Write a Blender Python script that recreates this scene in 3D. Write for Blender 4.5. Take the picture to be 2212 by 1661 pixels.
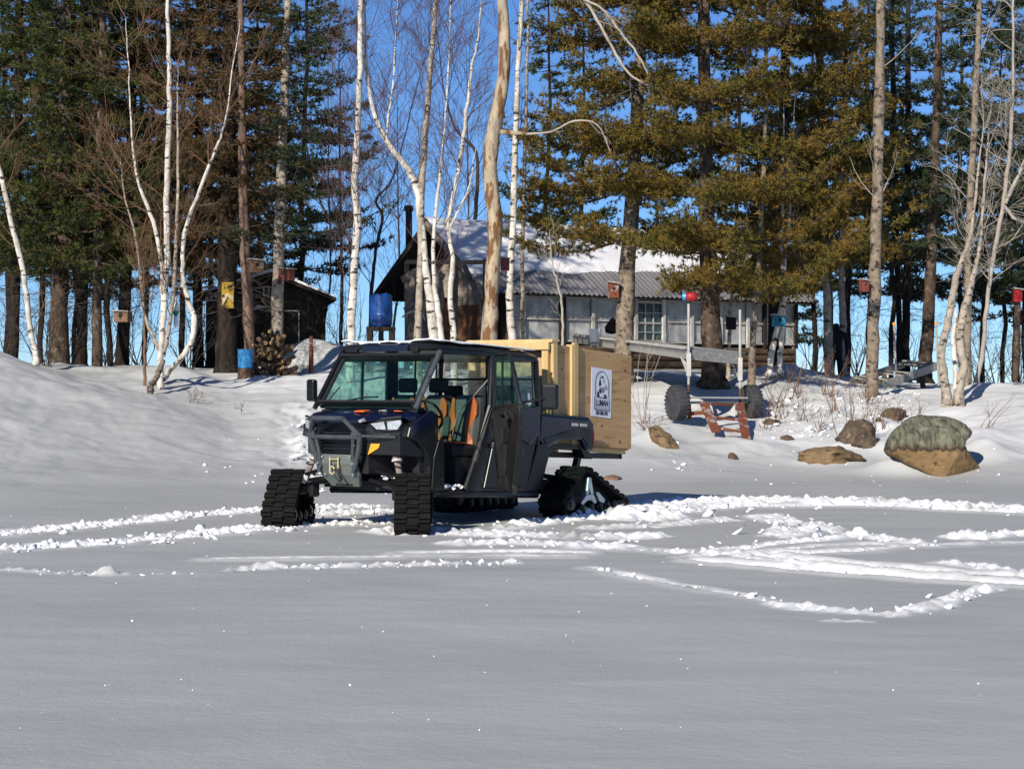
import bpy, bmesh, math, random
import numpy as np
from mathutils import Vector, Matrix

for o in list(bpy.data.objects):
    bpy.data.objects.remove(o, do_unlink=True)
SC = bpy.context.scene
COL = SC.collection
R = math.radians

# ------------------------------------------------------------------ camera
FPX, CU, CV, EYE = 4277.0, 1106.0, 830.5, 1.57      # lens in picture units (2212 wide), eye height
cam = bpy.data.cameras.new('camera')
cam.sensor_width = 36.0
cam.lens = 36.0 * FPX / 2212.0
cam.clip_start, cam.clip_end = 0.1, 6000.0
camo = bpy.data.objects.new('camera', cam)
COL.objects.link(camo)
camo.location = (0, 0, EYE)
camo.rotation_euler = (R(90), 0, 0)
SC.camera = camo

# ------------------------------------------------------------------ sky, sun, exposure
SUN_EL, SUN_AZ = 29.0, 206.5                        # sun behind the camera, to the left
w = bpy.data.worlds.new('World')
SC.world = w
w.use_nodes = True
nt = w.node_tree
sky = nt.nodes.new('ShaderNodeTexSky')
sky.sky_type = 'NISHITA'
sky.sun_disc = False
sky.sun_elevation = R(SUN_EL)
sky.sun_rotation = R(SUN_AZ)
sky.altitude = 3000
sky.air_density = 1.0
sky.dust_density = 0.0
sky.ozone_density = 9.0
bg = nt.nodes['Background']
bg.inputs['Strength'].default_value = 0.095
nt.links.new(sky.outputs[0], bg.inputs['Color'])
sd = bpy.data.lights.new('sun', 'SUN')
sd.energy = 4.6
sd.angle = R(0.53)
sd.color = (1.0, 0.93, 0.82)
so = bpy.data.objects.new('sun', sd)
COL.objects.link(so)
sv = Vector((math.sin(R(SUN_AZ)) * math.cos(R(SUN_EL)), math.cos(R(SUN_AZ)) * math.cos(R(SUN_EL)), math.sin(R(SUN_EL))))
so.rotation_euler = sv.to_track_quat('Z', 'Y').to_euler()
so.location = (-10, -15, 20)
SC.view_settings.view_transform = 'Standard'
SC.view_settings.look = 'None'
SC.view_settings.gamma = 1.0
SC.view_settings.exposure = 0.25
SC.view_settings.use_curve_mapping = False
SC.render.engine = 'CYCLES'
SC.cycles.max_bounces = 4
SC.cycles.diffuse_bounces = 1
SC.cycles.glossy_bounces = 2
SC.cycles.transmission_bounces = 4
SC.cycles.transparent_max_bounces = 16

# ------------------------------------------------------------------ helpers
def P(u, v, d):
    """world point seen at picture (u, v) when it stands d metres away"""
    return Vector(((u - CU) * d / FPX, d, EYE - (v - CV) * d / FPX))

def px(d):
    return d / FPX

def mat(name, c1, c2=None, scale=4.0, rough=0.8, metal=0.0, bump=0.0, bscale=30.0, stretch=(1, 1, 1),
        detail=5, spec=0.3, lo=0.35, hi=0.65, c3=None, scale3=1.0, lo3=0.5, hi3=0.6, stretch3=(1, 1, 1), rand=0.0, bstretch=None):
    m = bpy.data.materials.new(name)
    m.use_nodes = True
    t = m.node_tree
    b = t.nodes['Principled BSDF']
    b.inputs['Roughness'].default_value = rough
    b.inputs['Metallic'].default_value = metal
    b.inputs['Specular IOR Level'].default_value = spec
    b.inputs['Base Color'].default_value = (*c1, 1)
    tc = t.nodes.new('ShaderNodeTexCoord')
    def noise(sc, st, det=detail):
        mp = t.nodes.new('ShaderNodeMapping')
        mp.inputs['Scale'].default_value = st
        t.links.new(tc.outputs['Object'], mp.inputs['Vector'])
        n = t.nodes.new('ShaderNodeTexNoise')
        n.inputs['Scale'].default_value = sc
        n.inputs['Detail'].default_value = det
        n.inputs['Roughness'].default_value = 0.6
        t.links.new(mp.outputs[0], n.inputs['Vector'])
        return n
    def ramp(sock, a, z):
        r = t.nodes.new('ShaderNodeMapRange')
        r.inputs['From Min'].default_value = a
        r.inputs['From Max'].default_value = z
        t.links.new(sock, r.inputs['Value'])
        return r.outputs[0]
    def mix(f, a, bcol):
        x = t.nodes.new('ShaderNodeMix')
        x.data_type = 'RGBA'
        t.links.new(f, x.inputs['Factor'])
        for s, val in ((x.inputs[6], a), (x.inputs[7], bcol)):
            if isinstance(val, tuple):
                s.default_value = (*val, 1)
            else:
                t.links.new(val, s)
        return x.outputs[2]
    cur = c1
    if c2 is not None:
        cur = mix(ramp(noise(scale, stretch).outputs[0], lo, hi), c1, c2)
    if c3 is not None:
        cur = mix(ramp(noise(scale3, stretch3).outputs[0], lo3, hi3), cur, c3)
    if rand > 0:
        oi = t.nodes.new('ShaderNodeObjectInfo')
        hs = t.nodes.new('ShaderNodeHueSaturation')
        mr = t.nodes.new('ShaderNodeMapRange')
        mr.inputs['To Min'].default_value = 1 - rand
        mr.inputs['To Max'].default_value = 1 + rand
        t.links.new(oi.outputs['Random'], mr.inputs['Value'])
        t.links.new(mr.outputs[0], hs.inputs['Value'])
        if isinstance(cur, tuple):
            hs.inputs['Color'].default_value = (*cur, 1)
        else:
            t.links.new(cur, hs.inputs['Color'])
        cur = hs.outputs[0]
    if not isinstance(cur, tuple):
        t.links.new(cur, b.inputs['Base Color'])
    if bump > 0:
        bn = t.nodes.new('ShaderNodeBump')
        bn.inputs['Strength'].default_value = bump
        bn.inputs['Distance'].default_value = 0.02
        t.links.new(noise(bscale, bstretch or stretch).outputs[0], bn.inputs['Height'])
        t.links.new(bn.outputs[0], b.inputs['Normal'])
    return m

def tag(o, label, cat, group=None):
    o['label'] = label
    o['category'] = cat
    if group:
        o['group'] = group
    return o

def empty(name, loc=(0, 0, 0), rotz=0.0, label=None, cat=None, group=None):
    o = bpy.data.objects.new(name, None)
    COL.objects.link(o)
    o.location = loc
    o.rotation_euler = (0, 0, rotz)
    o.empty_display_size = 0.2
    if label:
        tag(o, label, cat, group)
    return o

def link(name, me, m, parent=None, smooth=False, bevel=0.0):
    o = bpy.data.objects.new(name, me)
    COL.objects.link(o)
    if m is not None:
        me.materials.append(m)
    if parent is not None:
        o.parent = parent
    if smooth:
        me.polygons.foreach_set('use_smooth', np.ones(len(me.polygons), bool))
    if bevel > 0:
        md = o.modifiers.new('bevel', 'BEVEL')
        md.width = bevel
        md.segments = 2
        md.limit_method = 'ANGLE'
        md.angle_limit = R(35)
    return o

def npmesh(name, V, F):
    """V (n,3), F (m,k) all faces with k corners"""
    V = np.asarray(V, np.float32)
    F = np.asarray(F, np.int32)
    k = F.shape[1]
    me = bpy.data.meshes.new(name)
    me.vertices.add(len(V))
    me.vertices.foreach_set('co', V.ravel())
    me.loops.add(F.size)
    me.loops.foreach_set('vertex_index', F.ravel())
    me.polygons.add(len(F))
    me.polygons.foreach_set('loop_start', np.arange(0, F.size, k, dtype=np.int32))
    me.polygons.foreach_set('loop_total', np.full(len(F), k, np.int32))
    me.update(calc_edges=True)
    return me

class MB:
    def __init__(self):
        self.v, self.f = [], []
    def add(self, vs, fs):
        n = len(self.v)
        self.v += [tuple(p) for p in vs]
        self.f += [tuple(i + n for i in f) for f in fs]
        return self
    def box(self, c, s, rot=None):
        x, y, z = s[0] / 2, s[1] / 2, s[2] / 2
        vs = [Vector(p) for p in ((-x, -y, -z), (x, -y, -z), (x, y, -z), (-x, y, -z), (-x, -y, z), (x, -y, z), (x, y, z), (-x, y, z))]
        if rot is not None:
            vs = [rot @ p for p in vs]
        vs = [p + Vector(c) for p in vs]
        return self.add(vs, [(0, 3, 2, 1), (4, 5, 6, 7), (0, 1, 5, 4), (1, 2, 6, 5), (2, 3, 7, 6), (3, 0, 4, 7)])
    def bar(self, a, b, wd, ht, up=(0, 0, 1)):
        """a rectangular bar from a to b"""
        a, b = Vector(a), Vector(b)
        d = (b - a)
        L = d.length
        y = d.normalized()
        x = y.cross(Vector(up))
        if x.length < 1e-4:
            x = Vector((1, 0, 0))
        x.normalize()
        z = x.cross(y)
        return self.box((a + b) / 2, (wd, L, ht), Matrix((x, y, z)).transposed())
    def prism(self, poly, axis, a, b):
        """polygon in the plane across axis, extruded from a to b. axis x: (y,z); y: (x,z); z: (x,y)"""
        n = len(poly)
        def mk(p, t):
            return {'x': (t, p[0], p[1]), 'y': (p[0], t, p[1]), 'z': (p[0], p[1], t)}[axis]
        vs = [mk(p, a) for p in poly] + [mk(p, b) for p in poly]
        fs = [tuple(range(n)), tuple(range(2 * n - 1, n - 1, -1))]
        fs += [(i, (i + 1) % n + 0, (i + 1) % n + n, i + n) for i in range(n)]
        return self.add(vs, fs)
    def loft(self, rings, cap=True, closed=True):
        n = len(rings[0])
        vs = [p for r in rings for p in r]
        fs = []
        for i in range(len(rings) - 1):
            for j in range(n if closed else n - 1):
                fs.append((i * n + j, i * n + (j + 1) % n, (i + 1) * n + (j + 1) % n, (i + 1) * n + j))
        if cap and closed:
            fs.append(tuple(range(n - 1, -1, -1)))
            fs.append(tuple((len(rings) - 1) * n + j for j in range(n)))
        return self.add(vs, fs)
    def tube(self, pts, r, n=8):
        pts = [Vector(p) for p in pts]
        rs = r if isinstance(r, (list, tuple)) else [r] * len(pts)
        rings = []
        ref = Vector((0.3, 0.2, 1)).normalized()
        for i, p in enumerate(pts):
            d = (pts[min(i + 1, len(pts) - 1)] - pts[max(i - 1, 0)]).normalized()
            x = d.cross(ref)
            if x.length < 0.05:
                x = d.cross(Vector((1, 0, 0)))
            x.normalize()
            y = d.cross(x)
            rings.append([p + (x * math.cos(2 * math.pi * k / n) + y * math.sin(2 * math.pi * k / n)) * rs[i] for k in range(n)])
        return self.loft(rings)
    def lathe(self, prof, c, axis='x', n=16):
        """prof: (offset along axis, radius)"""
        rings = []
        for a, r in prof:
            ring = []
            for k in range(n):
                t = 2 * math.pi * k / n
                q = (math.cos(t) * r, math.sin(t) * r)
                p = {'x': (a, q[0], q[1]), 'y': (q[0], a, q[1]), 'z': (q[0], q[1], a)}[axis]
                ring.append(Vector(p) + Vector(c))
            rings.append(ring)
        return self.loft(rings)
    def xf(self, fn):
        self.v = [tuple(fn(Vector(p))) for p in self.v]
        return self
    def build(self, name, m, parent=None, bevel=0.0, smooth=False):
        me = bpy.data.meshes.new(name)
        me.from_pydata(self.v, [], self.f)
        bm = bmesh.new()
        bm.from_mesh(me)
        bmesh.ops.recalc_face_normals(bm, faces=bm.faces)
        bm.to_mesh(me)
        bm.free()
        return link(name, me, m, parent, smooth, bevel)

def copy_tree(o, parent=None):
    c = o.copy()
    COL.objects.link(c)
    c.parent = parent
    for ch in o.children:
        copy_tree(ch, c)
    return c

def segs_mesh(S, sides=3):
    """S (n,8): p0, p1, r0, r1 -> prisms"""
    S = np.asarray(S, float)
    p0, p1, r0, r1 = S[:, 0:3], S[:, 3:6], S[:, 6], S[:, 7]
    d = p1 - p0
    d /= np.linalg.norm(d, axis=1, keepdims=True) + 1e-9
    ref = np.where(np.abs(d[:, 2:3]) < 0.9, np.array([[0, 0, 1.0]]), np.array([[1.0, 0, 0]]))
    x = np.cross(d, ref)
    x /= np.linalg.norm(x, axis=1, keepdims=True)
    y = np.cross(d, x)
    V = []
    for base, rr in ((p0, r0), (p1, r1)):
        for k in range(sides):
            a = 2 * math.pi * k / sides
            V.append(base + (x * math.cos(a) + y * math.sin(a)) * rr[:, None])
    V = np.stack(V, 1)
    n = len(S)
    off = (np.arange(n) * 2 * sides)[:, None]
    F = []
    for k in range(sides):
        F.append(np.concatenate([off + k, off + (k + 1) % sides, off + sides + (k + 1) % sides, off + sides + k], 1))
    F = np.concatenate(F, 0)
    return V.reshape(-1, 3), F

def value_noise(x, y, seed):
    """smooth 2-D value noise in -1..1"""
    xi, yi = np.floor(x).astype(np.int64), np.floor(y).astype(np.int64)
    fx, fy = x - xi, y - yi
    def h(a, b):
        n = (a * 374761393 + b * 668265263 + seed * 974711) & 0x7fffffff
        n = ((n ^ (n >> 13)) * 1274126177) & 0x7fffffff
        return ((n ^ (n >> 16)) & 0xffff) / 32767.5 - 1.0
    sx, sy = fx * fx * (3 - 2 * fx), fy * fy * (3 - 2 * fy)
    return (h(xi, yi) * (1 - sx) + h(xi + 1, yi) * sx) * (1 - sy) + (h(xi, yi + 1) * (1 - sx) + h(xi + 1, yi + 1) * sx) * sy

def fbm(x, y, seed, octv=4):
    s, a, t = 0, 1, 0
    for k in range(octv):
        s = s + a * value_noise(x * 2 ** k, y * 2 ** k, seed + k)
        t += a
        a *= 0.5
    return s / t

# ------------------------------------------------------------------ materials
def snow_material():
    m = bpy.data.materials.new('snow')
    m.use_nodes = True
    t = m.node_tree
    b = t.nodes['Principled BSDF']
    b.inputs['Roughness'].default_value = 0.55
    b.inputs['Specular IOR Level'].default_value = 0.25
    at = t.nodes.new('ShaderNodeAttribute')
    at.attribute_name = 'churn'
    tc = t.nodes.new('ShaderNodeTexCoord')
    n1 = t.nodes.new('ShaderNodeTexNoise')
    n1.inputs['Scale'].default_value = 0.5
    n1.inputs['Detail'].default_value = 6
    t.links.new(tc.outputs['Object'], n1.inputs['Vector'])
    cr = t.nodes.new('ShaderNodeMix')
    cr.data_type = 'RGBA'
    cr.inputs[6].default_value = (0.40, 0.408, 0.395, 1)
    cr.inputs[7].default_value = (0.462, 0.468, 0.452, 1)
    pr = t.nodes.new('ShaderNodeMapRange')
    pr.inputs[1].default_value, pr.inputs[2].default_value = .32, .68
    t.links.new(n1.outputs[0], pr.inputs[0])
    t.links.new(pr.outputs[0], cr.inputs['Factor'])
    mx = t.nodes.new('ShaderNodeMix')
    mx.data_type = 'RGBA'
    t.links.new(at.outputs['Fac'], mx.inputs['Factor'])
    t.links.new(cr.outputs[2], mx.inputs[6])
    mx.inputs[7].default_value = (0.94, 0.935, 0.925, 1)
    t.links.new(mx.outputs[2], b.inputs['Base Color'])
    mp = t.nodes.new('ShaderNodeMapping')
    mp.inputs['Scale'].default_value = (1.0, 1.35, 1.0)
    mp.inputs['Rotation'].default_value = (0, 0, R(12))
    t.links.new(tc.outputs['Object'], mp.inputs['Vector'])
    n2 = t.nodes.new('ShaderNodeTexNoise')
    n2.inputs['Scale'].default_value = 9
    n2.inputs['Detail'].default_value = 8
    n2.inputs['Roughness'].default_value = 0.65
    t.links.new(mp.outputs[0], n2.inputs['Vector'])
    bu = t.nodes.new('ShaderNodeBump')
    bu.inputs['Strength'].default_value = 0.28
    bu.inputs['Distance'].default_value = 0.03
    n3 = t.nodes.new('ShaderNodeTexNoise')
    n3.inputs['Scale'].default_value = 38
    n3.inputs['Detail'].default_value = 4
    t.links.new(tc.outputs['Object'], n3.inputs['Vector'])
    hm = t.nodes.new('ShaderNodeMath')
    hm.operation = 'MULTIPLY_ADD'
    hm.inputs[1].default_value = 0.45
    t.links.new(n3.outputs[0], hm.inputs[0])
    t.links.new(n2.outputs[0], hm.inputs[2])
    t.links.new(hm.outputs[0], bu.inputs['Height'])
    t.links.new(bu.outputs[0], b.inputs['Normal'])
    return m

def glass_material(name, tint, refl=0.06):
    m = bpy.data.materials.new(name)
    m.use_nodes = True
    t = m.node_tree
    t.nodes.remove(t.nodes['Principled BSDF'])
    out = t.nodes['Material Output']
    tr = t.nodes.new('ShaderNodeBsdfTransparent')
    tr.inputs[0].default_value = (*tint, 1)
    gl = t.nodes.new('ShaderNodeBsdfGlossy')
    gl.inputs['Roughness'].default_value = 0.08
    mx = t.nodes.new('ShaderNodeMixShader')
    mx.inputs[0].default_value = refl
    t.links.new(tr.outputs[0], mx.inputs[1])
    t.links.new(gl.outputs[0], mx.inputs[2])
    t.links.new(mx.outputs[0], out.inputs['Surface'])
    return m

M = {}
M['snow'] = snow_material()
M['clump'] = mat('fresh_snow', (0.90, 0.90, 0.91), (0.82, 0.83, 0.85), scale=6, rough=0.6, bump=0.3, bscale=25)
M['roofsnow'] = mat('roof_snow', (0.88, 0.88, 0.89), (0.8, 0.8, 0.82), scale=1.5, rough=0.6, bump=0.4, bscale=6)
M['needle_olive'] = mat('needles_olive', (0.205, 0.126, 0.026), (0.092, 0.094, 0.019), scale=1.1, rough=0.75, c3=(0.215, 0.11, 0.03), scale3=3.2, lo3=0.52, hi3=0.76, spec=0.15)
M['needle_green'] = mat('needles_green', (0.075, 0.085, 0.020), (0.034, 0.054, 0.017), scale=1.2, rough=0.75, c3=(0.12, 0.072, 0.023), scale3=1.7, lo3=0.52, hi3=0.70, spec=0.15, rand=0.15)
M['needle_dark'] = mat('needles_dark', (0.045, 0.060, 0.024), (0.024, 0.040, 0.020), scale=1.2, rough=0.75, c3=(0.11, 0.085, 0.027), scale3=2.0, lo3=0.54, hi3=0.72, spec=0.15, rand=0.2)
M['needle_brown'] = mat('needles_brown', (0.12, 0.066, 0.026), (0.062, 0.056, 0.022), scale=1.5, rough=0.8, c3=(0.15, 0.066, 0.028), scale3=3.0, lo3=0.55, hi3=0.7, spec=0.15)
M['bark_pine'] = mat('bark_pine', (0.12, 0.085, 0.06), (0.028, 0.02, 0.016), scale=7, stretch=(1, 1, 0.5), rough=0.95, bump=1.0, bscale=16, c3=(0.19, 0.15, 0.115), scale3=5, lo3=0.54, hi3=0.68, spec=0.1)
M['bark_dark'] = mat('bark_dark', (0.04, 0.03, 0.023), (0.013, 0.010, 0.009), scale=8, stretch=(1, 1, 0.35), rough=0.95, bump=1.0, bscale=16, c3=(0.075, 0.062, 0.05), scale3=3, lo3=0.56, hi3=0.72, spec=0.1)
M['bark_grey'] = mat('bark_grey', (0.30, 0.24, 0.18), (0.15, 0.12, 0.09), scale=10, stretch=(1, 1, 0.8), rough=0.95, bump=1.0, bscale=20, c3=(0.05, 0.04, 0.032), scale3=6.5, lo3=0.545, hi3=0.62, stretch3=(1, 1, 1.4), spec=0.1)
M['bark_red'] = mat('bark_reddish', (0.23, 0.15, 0.11), (0.12, 0.08, 0.06), scale=9, stretch=(1, 1, 0.35), rough=0.9, bump=0.8, bscale=18, spec=0.1, c3=(0.06, 0.04, 0.03), scale3=6, lo3=.58, hi3=.64)
M['birch'] = mat('bark_birch', (0.66, 0.62, 0.55), (0.40, 0.35, 0.29), scale=5, rough=0.75, bump=0.5, bscale=12, stretch=(1, 1, .8),
                 c3=(0.045, 0.038, 0.034), scale3=5.0, lo3=0.565, hi3=0.61, stretch3=(0.8, 0.8, 2.0), spec=0.15, lo=.42, hi=.66)
M['birch_grey'] = mat('bark_birch_grey', (0.44, 0.38, 0.30), (0.24, 0.20, 0.16), scale=7, rough=0.8, bump=0.6, bscale=12,
                      c3=(0.055, 0.045, 0.036), scale3=7.5, lo3=0.56, hi3=0.62, stretch3=(0.9, 0.9, 1.6), spec=0.15)
M['peeled'] = mat('peeled_wood', (0.50, 0.39, 0.25), (0.30, 0.255, 0.20), scale=5, stretch=(1.2, 1.2, 0.6), rough=0.85, bump=1.0, bscale=12,
                  c3=(0.17, 0.085, 0.038), scale3=4.0, lo3=0.49, hi3=0.56, stretch3=(1.6, 1.6, 0.4), spec=0.15, bstretch=(1.5, 1.5, 0.5))
M['twig_birch'] = mat('twigs_birch', (0.15, 0.08, 0.075), (0.10, 0.055, 0.055), scale=3, rough=0.8)
M['twig_pale'] = mat('twigs_pale', (0.42, 0.37, 0.31), (0.3, 0.26, 0.22), scale=3, rough=0.8)
M['twig_dark'] = mat('twigs_dark', (0.06, 0.045, 0.04), (0.035, 0.028, 0.026), scale=3, rough=0.9)
M['twig_brown'] = mat('twigs_brown', (0.22, 0.125, 0.07), (0.13, 0.075, 0.045), scale=3, rough=0.9)
M['branch_pine'] = mat('branch_pine', (0.11, 0.09, 0.075), (0.06, 0.05, 0.04), scale=4, rough=0.9)
M['plastic'] = mat('black_plastic', (0.005, 0.0055, 0.007), (0.009, 0.0095, 0.011), scale=5, rough=0.3, spec=0.32, c3=(0.04, 0.04, 0.038), scale3=5, lo3=0.62, hi3=0.85, stretch3=(1, 1.4, .6))
M['plastic_dusty'] = mat('dusty_plastic', (0.008, 0.009, 0.011), (0.017, 0.018, 0.019), scale=4, rough=0.32, spec=0.32, stretch=(1, 1, 0.5), c3=(0.085, 0.085, 0.08), scale3=6, lo3=0.58, hi3=0.80, stretch3=(1, 1.6, .6))
M['paint'] = mat('blue_black_paint', (0.004, 0.006, 0.026), (0.007, 0.010, 0.034), scale=3, rough=0.14, spec=0.45, c3=(0.035, 0.035, 0.045), scale3=5, lo3=0.62, hi3=0.95)
M['steel'] = mat('grey_steel', (0.042, 0.048, 0.056), (0.065, 0.072, 0.08), scale=6, rough=0.45, metal=0.0, spec=0.45, c3=(0.02, 0.02, 0.022), scale3=14, lo3=.6, hi3=.66)
M['steel_green'] = mat('winch_plate', (0.10, 0.12, 0.11), (0.15, 0.165, 0.15), scale=5, rough=0.6, spec=0.4)
M['alu'] = mat('bare_aluminium', (0.52, 0.56, 0.62), (0.4, 0.43, 0.48), scale=5, rough=0.35, metal=0.6)
M['rubber'] = mat('track_rubber', (0.006, 0.006, 0.006), (0.011, 0.010, 0.009), scale=9, rough=0.8, spec=0.18, c3=(0.04, 0.032, 0.025), scale3=9, lo3=0.62, hi3=0.8)
M['frame'] = mat('frame_black', (0.012, 0.012, 0.014), (0.02, 0.02, 0.022), scale=5, rough=0.5, spec=0.4)
M['interior'] = mat('interior_black', (0.014, 0.015, 0.017), (0.024, 0.025, 0.027), scale=5, rough=0.7)
M['seat'] = mat('seat_grey_vinyl', (0.05, 0.06, 0.055), (0.075, 0.085, 0.08), scale=5, rough=0.5)
M['orange'] = mat('seat_orange_vinyl', (0.40, 0.11, 0.03), (0.32, 0.085, 0.022), scale=6, rough=0.4)
M['tag_orange'] = mat('orange_tag', (0.85, 0.17, 0.03), (0.75, 0.15, 0.03), scale=30, rough=0.5)
M['amber'] = mat('amber_reflector', (0.95, 0.42, 0.01), (0.85, 0.36, 0.01), scale=40, rough=0.2, spec=0.6)
M['lamp'] = mat('headlight_chrome', (0.75, 0.76, 0.78), (0.45, 0.45, 0.45), scale=22, rough=0.15, metal=0.8)
M['red_lens'] = mat('red_lens', (0.55, 0.03, 0.015), (0.42, 0.02, 0.01), scale=20, rough=0.2, spec=0.6)
M['chrome'] = mat('silver_trim', (0.7, 0.7, 0.72), rough=0.2, metal=0.9)
M['brass'] = mat('zinc_yellow', (0.62, 0.52, 0.28), (0.5, 0.42, 0.25), scale=20, rough=0.4, metal=0.3)
M['belt'] = mat('belt_webbing', (0.28, 0.28, 0.28), (0.2, 0.2, 0.2), scale=20, rough=0.8)
M['windshield'] = glass_material('windshield_glass', (0.60, 0.97, 0.83), .04)
M['vinyl'] = glass_material('clear_window', (0.80, 0.99, 0.91), .04)
def hazy_vinyl():
    m = glass_material('hazy_vinyl', (0.80, 0.99, 0.91), .03)
    t = m.node_tree
    out = t.nodes['Material Output']
    base = out.inputs['Surface'].links[0].from_socket
    tc = t.nodes.new('ShaderNodeTexCoord')
    n = t.nodes.new('ShaderNodeTexNoise')
    n.inputs['Scale'].default_value = 7
    n.inputs['Detail'].default_value = 5
    n.inputs['Distortion'].default_value = 1.5
    t.links.new(tc.outputs['Object'], n.inputs['Vector'])
    r = t.nodes.new('ShaderNodeMapRange')
    r.inputs[1].default_value, r.inputs[2].default_value = .38, .66
    r.inputs[3].default_value, r.inputs[4].default_value = .30, .88
    t.links.new(n.outputs[0], r.inputs[0])
    df = t.nodes.new('ShaderNodeBsdfDiffuse')
    df.inputs[0].default_value = (.80, .86, .83, 1)
    tl = t.nodes.new('ShaderNodeBsdfTranslucent')
    tl.inputs[0].default_value = (.80, .86, .83, 1)
    a = t.nodes.new('ShaderNodeMixShader')
    t.links.new(df.outputs[0], a.inputs[1])
    t.links.new(tl.outputs[0], a.inputs[2])
    b = t.nodes.new('ShaderNodeMixShader')
    t.links.new(r.outputs[0], b.inputs[0])
    t.links.new(base, b.inputs[1])
    t.links.new(a.outputs[0], b.inputs[2])
    t.links.new(b.outputs[0], out.inputs['Surface'])
    return m
M['hazy'] = hazy_vinyl()
M['ply'] = mat('plywood', (0.56, 0.36, 0.18), (0.46, 0.28, 0.125), scale=2.0, stretch=(1, .8, 3.5), rough=0.75, bump=0.15, bscale=14, c3=(0.36, 0.20, 0.085), scale3=2.6, lo3=0.55, hi3=0.70, stretch3=(1, 0.8, 5), spec=0.2)
M['stud'] = mat('pine_lumber', (0.66, 0.49, 0.24), (0.56, 0.39, 0.17), scale=3, stretch=(4, 4, 0.35), rough=0.7, spec=0.2)
M['paper'] = mat('white_sign', (0.80, 0.80, 0.84), (0.76, 0.76, 0.80), scale=3, rough=0.5)
M['ink'] = mat('black_ink', (0.02, 0.02, 0.035), rough=0.6)
M['ink_grey'] = mat('grey_ink', (0.25, 0.25, 0.30), rough=0.6)
M['siding'] = mat('grey_siding', (0.36, 0.30, 0.245), (0.24, 0.195, 0.16), scale=3, stretch=(3, 3, 0.4), rough=0.9, bump=0.3, bscale=12)
M['trim_brown'] = mat('brown_trim', (0.20, 0.095, 0.045), (0.13, 0.06, 0.03), scale=5, rough=0.8)
M['trim_pale'] = mat('pale_trim', (0.55, 0.53, 0.49), (0.42, 0.40, 0.37), scale=5, rough=0.8)
M['trim_white'] = mat('white_trim', (0.78, 0.77, 0.74), (0.68, 0.67, 0.64), scale=5, rough=0.7)
M['sheeting'] = mat('plastic_sheeting', (0.56, 0.56, 0.54), (0.30, 0.31, 0.315), scale=2.2, stretch=(1, 1, 0.7), rough=0.3, bump=0.9, bscale=3.5, spec=0.5, lo=.4, hi=.6)
M['tin'] = mat('metal_roofing', (0.30, 0.29, 0.29), (0.22, 0.21, 0.215), scale=2, stretch=(4, 0.5, 0.5), rough=0.45, metal=0.35)
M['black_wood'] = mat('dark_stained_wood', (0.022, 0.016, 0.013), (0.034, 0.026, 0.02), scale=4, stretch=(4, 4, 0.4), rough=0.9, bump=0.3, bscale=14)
M['log'] = mat('weathered_log', (0.13, 0.085, 0.055), (0.07, 0.045, 0.03), scale=4, rough=0.9, bump=0.6, bscale=10)
M['grey_wood'] = mat('grey_weathered_wood', (0.36, 0.35, 0.32), (0.24, 0.23, 0.21), scale=4, stretch=(1, 4, 4), rough=0.9, bump=0.3, bscale=14)
M['driftwood'] = mat('driftwood', (0.33, 0.28, 0.235), (0.15, 0.12, 0.10), scale=6, rough=0.9, bump=0.7, bscale=12)
M['galv'] = mat('galvanised_pipe', (0.46, 0.45, 0.42), (0.38, 0.36, 0.33), scale=6, rough=0.5, metal=0.3)
M['rust_red'] = mat('red_paint_rust', (0.22, 0.055, 0.028), (0.12, 0.05, 0.03), scale=7, rough=0.85, c3=(0.30, 0.27, 0.25), scale3=5, lo3=0.56, hi3=0.62)
M['blue'] = mat('blue_plastic', (0.008, 0.045, 0.20), (0.012, 0.07, 0.27), scale=4, rough=0.35, spec=0.5)
M['blue_light'] = mat('light_blue_plastic', (0.04, 0.26, 0.55), (0.03, 0.22, 0.5), scale=4, rough=0.4, spec=0.5)
M['teal'] = mat('teal_paint', (0.01, 0.12, 0.22), (0.02, 0.2, 0.3), scale=6, rough=0.6)
M['yellow'] = mat('yellow_board', (0.42, 0.27, 0.02), (0.28, 0.16, 0.02), scale=6, rough=0.7, c3=(0.05, 0.025, 0.01), scale3=5, lo3=0.52, hi3=0.57)
M['box_wood'] = mat('birdhouse_wood', (0.22, 0.13, 0.08), (0.13, 0.08, 0.05), scale=12, rough=0.9)
M['box_red'] = mat('birdhouse_red', (0.22, 0.06, 0.04), (0.13, 0.045, 0.035), scale=12, rough=0.9)
M['red'] = mat('red_paint', (0.42, 0.02, 0.02), (0.26, 0.015, 0.02), scale=12, rough=0.5)
M['green'] = mat('green_plastic', (0.02, 0.22, 0.10), rough=0.4)
M['white'] = mat('white_plastic', (0.75, 0.75, 0.74), (0.68, 0.68, 0.67), scale=6, rough=0.5)
M['bear'] = mat('carved_wood_orange', (0.34, 0.14, 0.045), (0.17, 0.07, 0.03), scale=4, rough=0.6, bump=0.5, bscale=14)
M['bear_dark'] = mat('carved_wood_dark', (0.06, 0.035, 0.028), (0.02, 0.014, 0.012), scale=5, rough=0.7)
M['black'] = mat('flat_black', (0.008, 0.008, 0.010), (0.012, 0.012, 0.014), scale=6, rough=0.8)
M['rock_tan'] = mat('rock_tan', (0.24, 0.165, 0.085), (0.13, 0.085, 0.045), scale=4, rough=0.95, bump=1.0, bscale=14, c3=(0.05, 0.035, 0.022), scale3=4.5, lo3=0.56, hi3=0.62, stretch3=(1, 1, 2.5))
M['rock_dark'] = mat('rock_dark', (0.14, 0.10, 0.065), (0.06, 0.045, 0.035), scale=6, rough=0.95, bump=1.0, bscale=14, c3=(0.28, 0.24, 0.16), scale3=9, lo3=0.6, hi3=0.68)
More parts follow.
